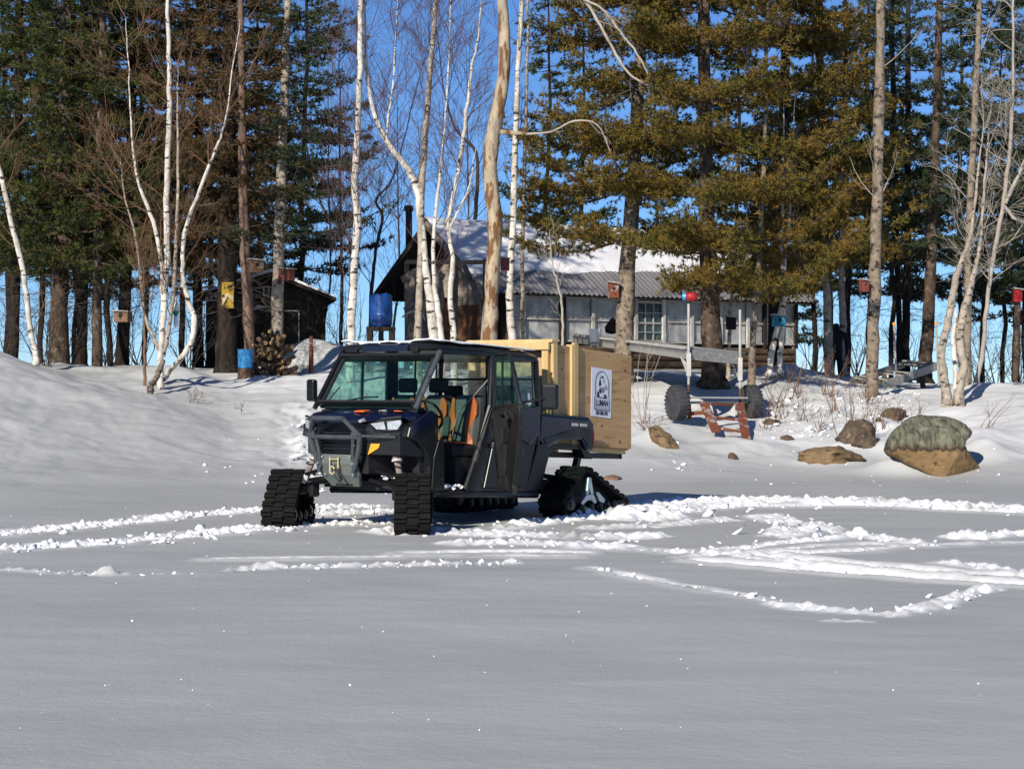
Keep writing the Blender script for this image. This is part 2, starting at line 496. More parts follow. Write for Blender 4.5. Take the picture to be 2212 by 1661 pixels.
M['wood_cut'] = mat('cut_log_ends', (0.42, 0.27, 0.12), (0.22, 0.13, 0.06), scale=6, rough=0.85)
M['wood_bark'] = mat('firewood_bark', (0.15, 0.085, 0.05), (0.07, 0.045, 0.03), scale=6, rough=0.95)
M['pane_dark'] = mat('window_pane', (0.035, 0.06, 0.05), (0.07, 0.10, 0.085), scale=3, rough=0.08, spec=0.6)
M['tyre'] = mat('tyre_rubber', (0.035, 0.037, 0.04), (0.06, 0.062, 0.065), scale=8, rough=0.7)

# ------------------------------------------------------------------ terrain
COLS = {   # picture column -> (distance, height) of the snow surface
    -900: [(27, 0), (31, .35), (35, 1.1), (39, 2.0), (42, 2.35), (48, 2.3), (60, 2.0)],
    -250: [(26.5, 0), (30, .35), (34, 1.1), (38, 2.2), (40, 2.65), (43, 2.6), (47, 2.3), (60, 2.0)],
    0: [(27, 0), (31, .3), (35, 1.0), (38, 1.9), (40, 2.27), (42, 2.2), (46, 2.05), (60, 1.95)],
    100: [(27.5, 0), (31.5, .27), (35, .85), (38, 1.65), (39.5, 1.87), (41, 1.8), (44, 1.9), (48, 2.02), (60, 1.95)],
    192: [(28, 0), (32, .25), (35, .75), (37.5, 1.46), (38.5, 1.55), (40, 1.55), (44, 1.8), (48, 2.03), (60, 1.95)],
    350: [(29, 0), (33, .25), (35, .6), (37, 1.14), (38, 1.2), (40, 1.38), (43, 1.7), (46, 1.97), (50, 2.0), (60, 1.9)],
    500: [(30, 0), (33.5, .24), (36, .57), (40, 1.2), (43, 1.62), (45, 1.82), (50, 1.95), (60, 1.9)],
    700: [(30, 0), (33, .22), (35.5, .58), (39, 1.2), (42, 1.6), (44, 1.78), (50, 1.95), (60, 1.9)],
    1000: [(31, 0), (36, .5), (40, 1.1), (44, 1.6), (50, 1.9), (60, 2.0)],
    1300: [(31.5, 0), (36, .5), (40, 1.05), (44, 1.6), (50, 1.9), (60, 2.0)],
    1500: [(32, 0), (34, .2), (36, .48), (39, .86), (42, 1.45), (44, 1.66), (50, 1.88), (60, 2.0)],
    1700: [(33, 0), (36, .4), (39, .8), (42, 1.3), (44, 1.65), (46, 1.95), (48, 1.95), (55, 1.85), (62, 1.9)],
    1850: [(33, 0), (36, .45), (39, .88), (42, 1.28), (45, 1.55), (50, 1.68), (60, 1.75)],
    2050: [(32.5, 0), (36, .4), (38, .75), (40, 1.1), (43, 1.38), (46, 1.5), (55, 1.55)],
    2212: [(31, 0), (34, .35), (37, .85), (40, 1.25), (43, 1.58), (45, 1.62), (50, 1.45), (60, 1.3)],
    3200: [(29, 0), (34, .5), (40, 1.4), (45, 1.7), (60, 1.4)],
}
UG = np.arange(-900, 3201, 20.0)
DG = np.arange(20, 110, 0.25)
_us = sorted(COLS)
_prof = []
for uu in _us:
    c = [(20, 0)] + COLS[uu] + [(75, 0.7), (92, 0.0), (110, 0.0)]
    _prof.append(np.interp(DG, [p[0] for p in c], [p[1] for p in c]))
_prof = np.array(_prof)
ZG = np.array([[np.interp(uu, _us, _prof[:, j]) for j in range(len(DG))] for uu in UG])
def _blur(a, n, ax):
    k = np.hanning(n + 2)[1:-1]
    k /= k.sum()
    pad = [(0, 0), (0, 0)]
    pad[ax] = (n // 2, n // 2)
    return np.apply_along_axis(lambda q: np.convolve(q, k, 'valid'), ax, np.pad(a, pad, mode='edge'))
ZG = _blur(_blur(ZG, 9, 1), 5, 0)

def lanepts(pts):
    out = []
    for u, v in pts:
        d = FPX * EYE / (v - CV)
        out.append(((u - CU) * d / FPX, d))
    return out

# (picture points, half width m, roughness m, press-down m, freshness, clumps per metre, clump size)
LANES = [
    ([(-300, 1180), (0, 1153), (200, 1136), (425, 1113), (580, 1100), (660, 1098), (800, 1092)], .34, .05, .02, 1.0, 46, .050),
    ([(-300, 1210), (0, 1188), (250, 1171), (500, 1148), (700, 1134), (900, 1128)], .36, .05, .02, 1.0, 50, .052),
    ([(640, 1118), (760, 1108), (900, 1104), (1050, 1100)], .30, .05, .0, 1.0, 34, .045),
    ([(0, 1232), (120, 1238), (225, 1238)], .14, .02, .0, .35, 10, .04),
    ([(225, 1240), (430, 1237), (540, 1228)], .08, .01, .0, .3, 4, .03),
    ([(540, 1226), (700, 1224), (900, 1222), (1106, 1216)], .16, .03, .0, .7, 20, .04),
    ([(465, 1209), (700, 1207), (950, 1204), (1106, 1203), (1240, 1204)], .10, .01, .02, .75, 1, .03),
    ([(880, 1196), (1106, 1192), (1260, 1196)], .16, .012, .02, .9, 3, .03),
    ([(870, 1150), (1000, 1150), (1106, 1156), (1230, 1160), (1370, 1160)], .42, .04, .0, 1.0, 20, .05),
    ([(1000, 1172), (1106, 1172), (1230, 1176), (1330, 1180)], .36, .03, .0, 1.0, 12, .05),
    ([(1346, 1117), (1400, 1100), (1456, 1090), (1580, 1084), (1706, 1083), (1850, 1086), (2006, 1091), (2212, 1102), (2420, 1112)], .75, .055, .0, 1.0, 44, .058),
    ([(1400, 1112), (1600, 1094), (1850, 1092), (2006, 1097), (2212, 1109), (2420, 1120)], .40, .01, .03, .95, 6, .04),
    ([(1506, 1214), (1756, 1233), (2006, 1250), (2106, 1256), (2212, 1262), (2420, 1275)], .22, .012, .03, 1.0, 2, .03),
    ([(1646, 1204), (1800, 1217), (1956, 1231), (2106, 1240), (2212, 1246), (2420, 1256)], .26, .012, .03, 1.0, 2, .03),
    ([(1256, 1184), (1466, 1190), (1600, 1204), (1720, 1222)], .2, .02, .01, .9, 8, .045),
    ([(1466, 1194), (1600, 1184), (1731, 1170), (1846, 1160)], .22, .03, .01, .95, 12, .05),
    ([(1500, 1206), (1620, 1196), (1760, 1180), (1981, 1176)], .16, .02, .02, .9, 6, .04),
    ([(1646, 1114), (1731, 1136), (1720, 1150), (1696, 1160)], .3, .03, .0, .7, 12, .06),
    ([(1756, 1139), (1846, 1157), (1981, 1174)], .24, .03, .0, .75, 14, .055),
    ([(1660, 1197), (1800, 1192), (2006, 1182), (2212, 1174), (2420, 1168)], .16, .012, .02, .9, 4, .04),
    ([(2090, 1162), (2150, 1156), (2300, 1152)], .3, .06, .0, 1.0, 30, .05),
    ([(2040, 1214), (2110, 1222), (2212, 1240)], .2, .03, .0, .8, 9, .06),
    ([(1271, 1228), (1406, 1253), (1556, 1278), (1656, 1291)], .10, .012, .01, .8, 3, .05),
    ([(1640, 1292), (1731, 1308), (1831, 1318), (1931, 1326)], .13, .02, .0, .9, 9, .042),
    ([(1790, 1340), (1821, 1341), (1870, 1342)], .08, .012, .0, .9, 3, .05),
    ([(1931, 1326), (2021, 1303), (2081, 1283), (2136, 1272)], .16, .03, .0, .9, 12, .045),
    ([(1106, 1140), (1170, 1128), (1250, 1122), (1360, 1112)], .3, .04, .0, .95, 16, .045),
    ([(1300, 1140), (1420, 1136), (1560, 1124)], .3, .03, .0, .6, 12, .05),
]
LWORLD = [(np.array(lanepts(l[0])),) + l[1:] for l in LANES]

def lane_dist(X, Y, pts, want_run=False):
    best = np.full(X.shape, 1e9)
    run = np.zeros(X.shape)
    acc = 0.0
    for i in range(len(pts) - 1):
        a, b = pts[i], pts[i + 1]
        ab = b - a
        L = math.sqrt(ab @ ab)
        t = np.clip(((X - a[0]) * ab[0] + (Y - a[1]) * ab[1]) / (ab @ ab), 0, 1)
        dd = np.hypot(X - a[0] - t * ab[0], Y - a[1] - t * ab[1])
        run = np.where(dd < best, acc + t * L, run)
        best = np.minimum(best, dd)
        acc += L
    return (best, run) if want_run else best

MOUNDS = [  # (u, d, height, radius x, radius y)
    (650, 48.6, 0.62, 1.0, 1.2), (745, 48.6, 0.50, 1.1, 1.2), (405, 43.0, 0.22, 0.7, 0.9), (330, 43.2, 0.2, 0.8, 0.8),
    (150, 45.5, 0.1, 1.3, 0.8), (1700, 46.5, 0.12, 1.2, 1.0), (2120, 42.2, 0.18, .9, 1.2), (1450, 37.6, .16, .9, .8), (1600, 36.4, .12, 0.8, .7),
    (1940, 33.6, 0.20, .55, .45), (1990, 33.3, .10, .5, .3), (1770, 34.6, .12, .5, .4), (1850, 36.4, .12, .6, .4), (1425, 36.0, .12, .4, .4),
    (2120, 34.6, 0.30, 0.55, 0.9), (1930, 35.6, .2, .5, .6), (2080, 36.0, .30, .9, .8), (1400, 36.0, .2, .6, .6), (560, 39, .1, 1.0, .8),
]
MW = [((u - CU) * d / FPX, d, h, rx, ry) for u, d, h, rx, ry in MOUNDS]

def ground(X, Y, fine=True):
    X, Y = np.asarray(X, float), np.asarray(Y, float)
    Ys = np.maximum(Y, 1.0)
    u = np.clip(X / Ys * FPX + CU, UG[0], UG[-1] - 1e-3)
    d = np.clip(Y, DG[0], DG[-1] - 1e-3)
    fu, fd = (u - UG[0]) / 20.0, (d - DG[0]) / 0.25
    i, j = np.minimum(fu.astype(int), len(UG) - 2), np.minimum(fd.astype(int), len(DG) - 2)
    a, b = fu - i, fd - j
    z = ZG[i, j] * (1 - a) * (1 - b) + ZG[i + 1, j] * a * (1 - b) + ZG[i, j + 1] * (1 - a) * b + ZG[i + 1, j + 1] * a * b
    for mx, my, h, rx, ry in MW:
        r2 = ((X - mx) / rx) ** 2 + ((Y - my) / ry) ** 2
        z = z + h * np.exp(-r2 * 1.4)
    land = np.clip(z / 0.4, 0, 1)
    near = np.clip((120 - Y) / 60, 0, 1)
    z = z + near * (0.019 * fbm(X * 0.45, Y * 0.85, 3, 4) + land * 0.10 * fbm(X * 0.55, Y * 0.6, 11, 4) + 0.045 * land * fbm(X * 2.4, Y * 2.0, 15, 3))
    # wind-cut ripples on the ice, broken crust on the lower bank
    z = z + near * (1 - land) * 0.006 * fbm(X * 1.6 + Y * .3, Y * 4.0, 21, 3)
    return z

def gz(x, y):
    return float(ground(np.array([x]), np.array([y]))[0])

def hit(u, v, lo=20.0, hi=62.0):
    """distance at which the sight line through (u, v) meets the snow"""
    d = np.arange(lo, hi, .05)
    x = (u - CU) * d / FPX
    z = EYE - (v - CV) * d / FPX
    g = ground(x, d)
    k = np.where(z <= g)[0]
    return float(d[k[0]]) if len(k) else float(hi)

def build_ground():
    ya = [np.linspace(-30, 0, 8), np.linspace(1, 8, 12), np.linspace(8.2, 14, 80), np.linspace(14.05, 29.5, 360),
          np.linspace(29.6, 50, 230), np.linspace(50.4, 78, 60), np.linspace(80, 130, 18), np.geomspace(140, 3000, 16)]
    yy = np.concatenate(ya)
    aa = np.concatenate([-np.geomspace(6, 0.42, 14), np.linspace(-0.40, -0.30, 16), np.linspace(-0.295, 0.295, 470), np.linspace(0.30, 0.40, 16), np.geomspace(0.42, 6, 14)])
    A, Y = np.meshgrid(aa, yy)
    X = A * np.maximum(Y, 8.0)
    Z = ground(X, Y)
    ch = np.zeros_like(Z)
    sel = (Y > 9) & (Y < 31) & (np.abs(A) < 0.42)
    xs, ys = X[sel], Y[sel]
    zs, cs = Z[sel], np.zeros(sel.sum())
    warp = 0.13 * fbm(xs * 2.6, ys * 2.6, 31, 4)
    rough = fbm(xs * 8, ys * 8, 41, 3) + .5 * fbm(xs * 19, ys * 15, 47, 2)
    slabs = np.abs(fbm(xs * 3.2, ys * 2.6, 57, 3))
    for pts, hw, rg, dep, fr, cd, cz in LWORLD:
        dd, run = lane_dist(xs, ys, pts, True)
        dd = dd + warp + .35 * hw * fbm(run * 1.3, run * 0 + cd, 61, 3)
        k = np.clip((hw - dd) / (0.08 + hw * 0.25), 0, 1)
        k = k * k * (3 - 2 * k)
        rim = np.exp(-((dd - hw) / 0.07) ** 2)
        lug = np.sin(run * (2 * math.pi / .15) + 2.2 * warp / .13) * .013 * np.clip(.4 + fbm(run * .9, dd * 2, 67, 2) * 1.5, 0, 1)
        zs = zs + k * ((rg + .012) * (0.5 + rough * 1.0 - slabs * .8) - dep + lug) + rim * dep * 0.9
        broken = np.clip(0.5 + 2.2 * fbm(xs * 1.7, ys * 1.7, 71, 3) + fr, 0, 1)
        cs = np.maximum(cs, np.clip(k * fr * broken + rim * 0.25 * (dep > 0), 0, 1))
    Z[sel] = zs
    ch[sel] = cs
    # broken crust and foot trail up the bank
    sel2 = (Y > 31) & (Y < 47) & (np.abs(A) < 0.42)
    xs, ys = X[sel2], Y[sel2]
    tr = np.array([P(640, 880, 38.6)[:2], P(632, 905, 37.3)[:2], P(660, 960, 34.8)[:2], P(640, 1000, 33.0)[:2]])
    dd = lane_dist(xs, ys, tr)
    k = np.clip((0.5 - dd) / 0.3, 0, 1)
    Z[sel2] += k * 0.10 * fbm(xs * 4, ys * 4, 81, 3) - 0.03 * k
    # loose snow between the shrubs on the right bank
    u2 = xs / ys * FPX + CU
    kb = np.clip((u2 - 1640) / 80, 0, 1) * np.clip((2010 - u2) / 60, 0, 1) * np.clip((ys - 36.5) / 1.0, 0, 1) * np.clip((44 - ys) / 1.0, 0, 1)
    Z[sel2] += kb * 0.075 * fbm(xs * 3.0, ys * 2.2, 91, 4)
    ch[sel2] = k * 0.5 * np.clip(.5 + 1.5 * fbm(xs * 2, ys * 2, 83, 3), 0, 1)
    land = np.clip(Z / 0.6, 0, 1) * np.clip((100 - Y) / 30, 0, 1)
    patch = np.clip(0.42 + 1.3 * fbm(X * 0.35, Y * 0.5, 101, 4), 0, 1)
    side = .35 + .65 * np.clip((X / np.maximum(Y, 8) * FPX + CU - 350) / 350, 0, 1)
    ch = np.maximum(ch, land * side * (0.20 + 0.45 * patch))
    nr, nc = Y.shape
    V = np.stack([X, Y, Z], -1).reshape(-1, 3)
    idx = np.arange(nr * nc).reshape(nr, nc)
    Fq = np.stack([idx[:-1, :-1], idx[:-1, 1:], idx[1:, 1:], idx[1:, :-1]], -1).reshape(-1, 4)
    me = npmesh('snow_ground', V, Fq)
    at = me.attributes.new('churn', 'FLOAT', 'POINT')
    at.data.foreach_set('value', ch.ravel().astype(np.float32))
    o = link('snow_ground', me, M['snow'], None, smooth=True)
    o['kind'] = 'structure'
    return o
build_ground()

def lump_mesh_arrays(rng, n):
    """unit rough lumps"""
    bm = bmesh.new()
    bmesh.ops.create_icosphere(bm, subdivisions=1, radius=1.0)
    v = np.array([p.co[:] for p in bm.verts])
    f = np.array([[q.index for q in p.verts] for p in bm.faces])
    bm.free()
    return v, f

def build_clumps():
    rng = np.random.default_rng(5)
    v, f = lump_mesh_arrays(rng, 0)
    Ps, Ss = [], []
    for pts, hw, rg, dep, fr, cd, cz in LWORLD:
        for i in range(len(pts) - 1):
            a, b = pts[i], pts[i + 1]
            L = np.linalg.norm(b - a)
            n = rng.poisson(cd * (2.0 if a[0] < 1.0 else 1.3) * L)
            t = rng.random(n)
            nrm = np.array([-(b - a)[1], (b - a)[0]]) / L
            off = rng.normal(0, hw * 0.62, n)
            p = a + t[:, None] * (b - a) + off[:, None] * nrm
            s = cz * .55 * np.exp(rng.normal(-0.5, 0.45, n))
            Ps.append(p)
            Ss.append(s)
    n = 150                                               # stray crumbs over the ice
    uu = rng.random(n) * 2600 - 200
    dd = 9 + 20 * rng.random(n) ** 1.2
    Ps.append(np.stack([(uu - CU) * dd / FPX, dd], 1))
    Ss.append(0.0045 * np.exp(rng.normal(0, 0.4, n)))
    for (u0, u1, d0, d1, n, s) in [(628, 690, 33.5, 38, 40, .028), (1380, 1500, 33, 37, 20, .02), (1500, 2200, 30.5, 36, 34, .012), (640, 1100, 28, 32, 50, .02), (1640, 2000, 37, 43, 120, .035), (440, 640, 30, 36, 25, .018)]:
        uu = u0 + (u1 - u0) * rng.random(n)
        dd = d0 + (d1 - d0) * rng.random(n)
        Ps.append(np.stack([(uu - CU) * dd / FPX, dd], 1))
        Ss.append(s * np.exp(rng.normal(-.2, .5, n)))
    p = np.concatenate(Ps)
    s = np.concatenate(Ss)
    # keep the snow clear of the tracks the vehicle stands on
    lx, ly = p[:, 0] + 1.72, p[:, 1] - 21.69
    a_, b_ = .8 * lx - .6 * ly, .6 * lx + .8 * ly
    inside = ((np.abs(np.abs(a_) - .84) < .26) & (b_ > 2.35) & (b_ < 3.95)) | ((np.abs(np.abs(a_) - .94) < .36) & (np.abs(b_ + .13) < .55))
    p, s = p[~inside], s[~inside]
    z = ground(p[:, 0], p[:, 1])
    n = len(p)
    sc = np.stack([s * rng.uniform(.8, 1.9, n), s * rng.uniform(.7, 1.3, n), s * rng.uniform(.35, .85, n)], 1)
    ang = rng.random(n) * 6.283
    W = v[None] * (1 + 0.38 * rng.standard_normal((n, len(v), 1)).clip(-1.2, 1.2)) * sc[:, None, :]
    ca, sa = np.cos(ang)[:, None], np.sin(ang)[:, None]
    tl = rng.normal(0, .35, n)[:, None]
    x, y, zz = W[..., 0], W[..., 1], W[..., 2] + W[..., 0] * tl
    W = np.stack([x * ca - y * sa + p[:, 0:1], x * sa + y * ca + p[:, 1:2], zz + (z + sc[:, 2] * .45)[:, None]], -1)
    F = f[None] + (np.arange(n) * len(v))[:, None, None]
    o = link('snow_clumps', npmesh('snow_clumps', W.reshape(-1, 3), F.reshape(-1, 3)), M['clump'])
    o['kind'] = 'stuff'
    tag(o, 'loose chunks of broken snow thrown up along the track marks', 'snow clumps')
    # big overturned slabs in the foreground loop
    return o
build_clumps()

# ------------------------------------------------------------------ rocks
def rock(name, label, u, v, d, w, h, dp, m, seed, flat=0.0, rough=0.16, group=None, lean=0.0, sub=5):
    """rock whose centre is seen at (u,v), w and h in picture units, dp depth in metres"""
    d = hit(u, v + h * .42, 28, 46) + dp * .25
    c = P(u, v + h * .42, d)
    rx, rz, ry = w * px(d) / 2, h * px(d) * .82, dp / 2 * 1.15
    bm = bmesh.new()
    bmesh.ops.create_icosphere(bm, subdivisions=sub, radius=1.0)
    V = np.array([p.co[:] for p in bm.verts])
    F = np.array([[q.index for q in p.verts] for p in bm.faces])
    bm.free()
    U0 = V.copy()
    n = fbm(V[:, 0] * 1.3 + seed * 7.1, V[:, 1] * 1.3 + V[:, 2] * 1.7, seed, 4) + 0.5 * fbm(V[:, 2] * 2.6 + seed, V[:, 0] * 2.6 - V[:, 1], seed + 9, 3)
    rr = 1 + rough * 1.6 * n
    rq = np.random.default_rng(seed)
    for _ in range(11):                                  # split faces
        nn = rq.normal(0, 1, 3)
        nn /= np.linalg.norm(nn)
        k = rq.uniform(.62, .86)
        dd = V @ nn
        V = V - np.maximum(dd - k, 0)[:, None] * nn * .9
    rr = rr + .09 * fbm(U0[:, 0] * 5 + seed, U0[:, 1] * 5 + U0[:, 2] * 6, seed + 3, 3) + .05 * np.abs(fbm(U0[:, 0] * 11 + seed, U0[:, 2] * 13 - U0[:, 1] * 9, seed + 5, 2))
    V = V * rr[:, None] * np.array([rx, ry, rz])
    V[:, 0] += lean * V[:, 2]
    o = link(name, npmesh(name, V, F), m, None, smooth=True)
    o.location = c
    return tag(o, label, 'rock', group)

def boulder_material():
    m = bpy.data.materials.new('lichen_boulder')
    m.use_nodes = True
    t = m.node_tree
    b = t.nodes['Principled BSDF']
    b.inputs['Roughness'].default_value = 0.95
    b.inputs['Specular IOR Level'].default_value = 0.1
    tc = t.nodes.new('ShaderNodeTexCoord')
    def noise(sc, st, det=6):
        mp = t.nodes.new('ShaderNodeMapping')
        mp.inputs['Scale'].default_value = st
        mp.inputs['Rotation'].default_value = (0, R(-25), 0)
        t.links.new(tc.outputs['Object'], mp.inputs['Vector'])
        n = t.nodes.new('ShaderNodeTexNoise')
        n.inputs['Scale'].default_value = sc
        n.inputs['Detail'].default_value = det
        t.links.new(mp.outputs[0], n.inputs['Vector'])
        return n.outputs[0]
    def rng_(s, a, z, lo=0, hi=1):
        r = t.nodes.new('ShaderNodeMapRange')
        r.inputs[1].default_value, r.inputs[2].default_value = a, z
        r.inputs[3].default_value, r.inputs[4].default_value = lo, hi
        t.links.new(s, r.inputs[0])
        return r.outputs[0]
    def mix(f, a, c):
        x = t.nodes.new('ShaderNodeMix')
        x.data_type = 'RGBA'
        t.links.new(f, x.inputs['Factor'])
        for s, val in ((x.inputs[6], a), (x.inputs[7], c)):
            if isinstance(val, tuple):
                s.default_value = (*val, 1)
            else:
                t.links.new(val, s)
        return x.outputs[2]
    tan = mix(rng_(noise(2.5, (1, 1, 3)), .35, .65), (0.27, 0.175, 0.085), (0.17, 0.11, 0.055))
    tan = mix(rng_(noise(14, (1, 1, 1)), .55, .75), tan, (0.10, 0.07, 0.04))
    lic = mix(rng_(noise(9, (2.4, 1, .5)), .40, .62), (0.155, 0.15, 0.108), (0.06, 0.058, 0.042))
    lic = mix(rng_(noise(5, (1, 1, 1)), .5, .7), lic, (0.23, 0.22, 0.155))
    sep = t.nodes.new('ShaderNodeSeparateXYZ')
    t.links.new(tc.outputs['Object'], sep.inputs[0])
    ad = t.nodes.new('ShaderNodeMath')
    ad.operation = 'MULTIPLY_ADD'
    ad.inputs[1].default_value = 0.22
    t.links.new(noise(6, (2, 1, .6)), ad.inputs[0])
    t.links.new(sep.outputs['Z'], ad.inputs[2])
    line = rng_(ad.outputs[0], 0.02, 0.05)
    edge = rng_(ad.outputs[0], 0.05, 0.14, 1, 0)
    col = mix(line, tan, lic)
    e2 = t.nodes.new('ShaderNodeMath')
    e2.operation = 'MULTIPLY'
    t.links.new(line, e2.inputs[0])
    t.links.new(edge, e2.inputs[1])
    col = mix(e2.outputs[0], col, (0.055, 0.03, 0.02))
    t.links.new(col, b.inputs['Base Color'])
    bu = t.nodes.new('ShaderNodeBump')
    bu.inputs['Strength'].default_value = 1.0
    bu.inputs['Distance'].default_value = 0.03
    t.links.new(noise(11, (1.5, 1, .8)), bu.inputs['Height'])
    t.links.new(bu.outputs[0], b.inputs['Normal'])
    return m

def big_boulder():
    d = hit(2010, 1012, 28, 46) + .12
    c = P(2010, 962, d)
    k = px(d) * 1.06
    # outline in picture units round the centre, from the lower left round the top
    prof = [(-92, 14), (-88, -6), (-70, -32), (-45, -56), (-20, -62), (15, -62), (45, -58), (68, -45), (84, -28), (70, -18), (66, -4), (74, 10), (95, 40), (108, 58), (92, 68), (60, 78), (30, 76), (0, 66), (-40, 46), (-70, 28)]
    prof = np.array([(a * k, -b * k) for a, b in prof])
    ang = np.linspace(0, 1, len(prof), endpoint=False)
    N = 120
    t = np.linspace(0, 1, N, endpoint=False)
    pp = np.vstack([prof, prof[:1]])
    tt = np.linspace(0, 1, len(pp))
    ox, oz = np.interp(t, tt, pp[:, 0]), np.interp(t, tt, pp[:, 1])
    for _ in range(2):
        ox, oz = (np.roll(ox, 1) + 2 * ox + np.roll(ox, -1)) / 4, (np.roll(oz, 1) + 2 * oz + np.roll(oz, -1)) / 4
    rings, K = [], 30
    for i in range(K):
        a = max(1e-4, min(math.pi - 1e-4, math.pi * (0.5 - 0.5 * math.cos(math.pi * i / (K - 1)))))
        yoff = -math.cos(a) * 0.66
        s = math.sin(a) ** 0.45
        R_ = np.stack([ox * s - (1 - s) * .02, np.full(N, yoff), oz * s - (1 - s) * .30], 1)
        n = fbm(R_[:, 0] * 3.2 + 9, R_[:, 1] * 3 + R_[:, 2] * 3.4, 77, 4) * 0.07 + 0.03 * fbm(R_[:, 0] * 9, R_[:, 1] * 8 + R_[:, 2] * 9, 78, 3)
        R_ *= (1 + n[:, None])
        rings.append(R_)
    V = np.concatenate(rings)
    for nn, kk in (((0, -.55, .83), .40), ((-.62, -.6, .5), .56), ((.5, -.7, .45), .62), ((0, -1, .05), .47), ((-.45, -.85, -.25), .50), ((.6, -.75, -.3), .62), ((-.85, -.2, .45), .72), ((.1, .2, 1), .50)):
        nn = np.array(nn) / np.linalg.norm(nn)
        V = V - np.maximum(V @ nn - kk, 0)[:, None] * nn * .88
    V = V + (.022 * fbm(V[:, 0] * 8 + 3, V[:, 2] * 8 + V[:, 1] * 7, 93, 3))[:, None] * np.array([.5, -1, .6])
    idx = np.arange(N)
    F = np.concatenate([np.stack([i * N + idx, i * N + (idx + 1) % N, (i + 1) * N + (idx + 1) % N, (i + 1) * N + idx], 1) for i in range(K - 1)])
    for ring, sg in ((0, 1), (K - 1, -1)):
        V = np.vstack([V, V[ring * N:(ring + 1) * N].mean(0)])
        ci = len(V) - 1
        cf = np.stack([np.full(N, ci), ring * N + idx, ring * N + (idx + 1) % N, np.full(N, ci)], 1)
        V = np.vstack([V, V[ci] + 1e-5])
        cf[:, 3] = len(V) - 1
        F = np.concatenate([F, cf if sg > 0 else cf[:, ::-1]])
    o = link('boulder', npmesh('boulder', V, F[:, ::-1]), boulder_material(), None, smooth=True)
    o.location = c
    tag(o, 'large boulder on the snowy shore, grey lichen top over a bare tan base', 'boulder')
big_boulder()
rock('rock', 'long low tan rock slab half buried in the shore snow', 1792, 976, 34.4, 165, 46, .8, M['rock_tan'], 4, lean=-0.25)
rock('rock', 'rounded brown boulder with bare twigs in front, beside the big lichen boulder', 1848, 926, 37.2, 92, 66, .8, M['rock_dark'], 7)
rock('rock', 'small dark flat rock between the tan slab and the lichen boulder', 1876, 952, 35.6, 66, 26, .5, M['rock_dark'], 9)
rock('rock', 'brown angular rock with leaf litter above the big boulder', 1926, 890, 39.2, 52, 30, .5, M['rock_dark'], 12, lean=.4)
rock('rock', 'tan rock poking out of the drift right of the plywood crate', 1438, 938, 36.5, 58, 56, .45, M['rock_tan'], 14, lean=-0.55)
rock('rock', 'tiny pointed brown rock alone on the smooth snow below the red frame', 1583, 983, 34.5, 30, 20, .25, M['rock_dark'], 16, sub=3)
rock('rock', 'small reddish brown stone in the snow behind the rear track', 1324, 1030, 31.0, 42, 14, .3, M['box_wood'], 18, sub=3)
rock('rock', 'little brown stone right of the rounded brown boulder', 1898, 908, 38.0, 18, 16, .2, M['rock_dark'], 20, sub=3)
rock('rock', 'narrow brown rock just left of the tan slab', 1700, 944, 35.4, 34, 12, .3, M['rock_dark'], 22, sub=3)
rock('rock', 'small leaf covered rock below the right wheel of the dock', 1666, 908, 37.6, 46, 16, .4, M['rock_dark'], 24, sub=3)

# ------------------------------------------------------------------ tracked utility vehicle
# vehicle axes: x to its left side (towards the camera's right), y to its rear, z up; origin under the front axle
VROT = R(-36.87)
veh = empty('utility_vehicle', (-1.72, 21.69, 0.0), VROT,
            'black four door utility vehicle on four rubber snow tracks, driver door open', 'vehicle')
SH = lambda p: Vector((p[0], p[1], p[2] - 0.05 * p[1]))     # nose-up stance of the loaded body

def part(mb, name, m, parent=veh, bevel=0.0, smooth=False, shear=True):
    if shear:
        mb.xf(SH)
    return mb.build(name, m, parent, bevel, smooth)

def hood_ring(y, h, z, low):
    pts = [(-h, low), (-h, z - .05), (-h * .93, z - .015), (-h * .6, z + .012), (-h * .25, z + .03), (h * .25, z + .03), (h * .6, z + .012), (h * .93, z - .015), (h, z - .05), (h, low)]
    return [Vector((a, y, b)) for a, b in pts]
part(MB().loft([hood_ring(-.31, .34, 1.185, 1.145), hood_ring(-.27, .40, 1.212, 1.165), hood_ring(-.12, .55, 1.248, 1.20), hood_ring(.02, .68, 1.27, 1.215), hood_ring(.16, .735, 1.288, 1.15), hood_ring(.34, .75, 1.32, 1.16)]),
     'hood', M['paint'], bevel=.012, smooth=False)
def plan(sc=1.0, off=0.0):
    return [(-.745, .34), (-.72, .06), (-.67, -.03), (-.36, -.21 + off), (.36, -.21 + off), (.67, -.03), (.72, .06), (.745, .34)]
part(MB().prism(plan(), 'z', .80, 1.15), 'front_fascia', M['plastic'], bevel=.015)
part(MB().prism([(-.40, .2), (-.36, -.19), (.36, -.19), (.40, .2)], 'z', .60, .795), 'lower_fascia', M['frame'])
g = MB()
for z in (.86, .90, .94, 1.035, 1.07):
    g.box((0, -.225, z), (.62, .02, .012))
part(g, 'grille', M['plastic_dusty'])
part(MB().box((0, -.222, .99), (.66, .03, .05)), 'grille_band', M['plastic_dusty'], bevel=.008)

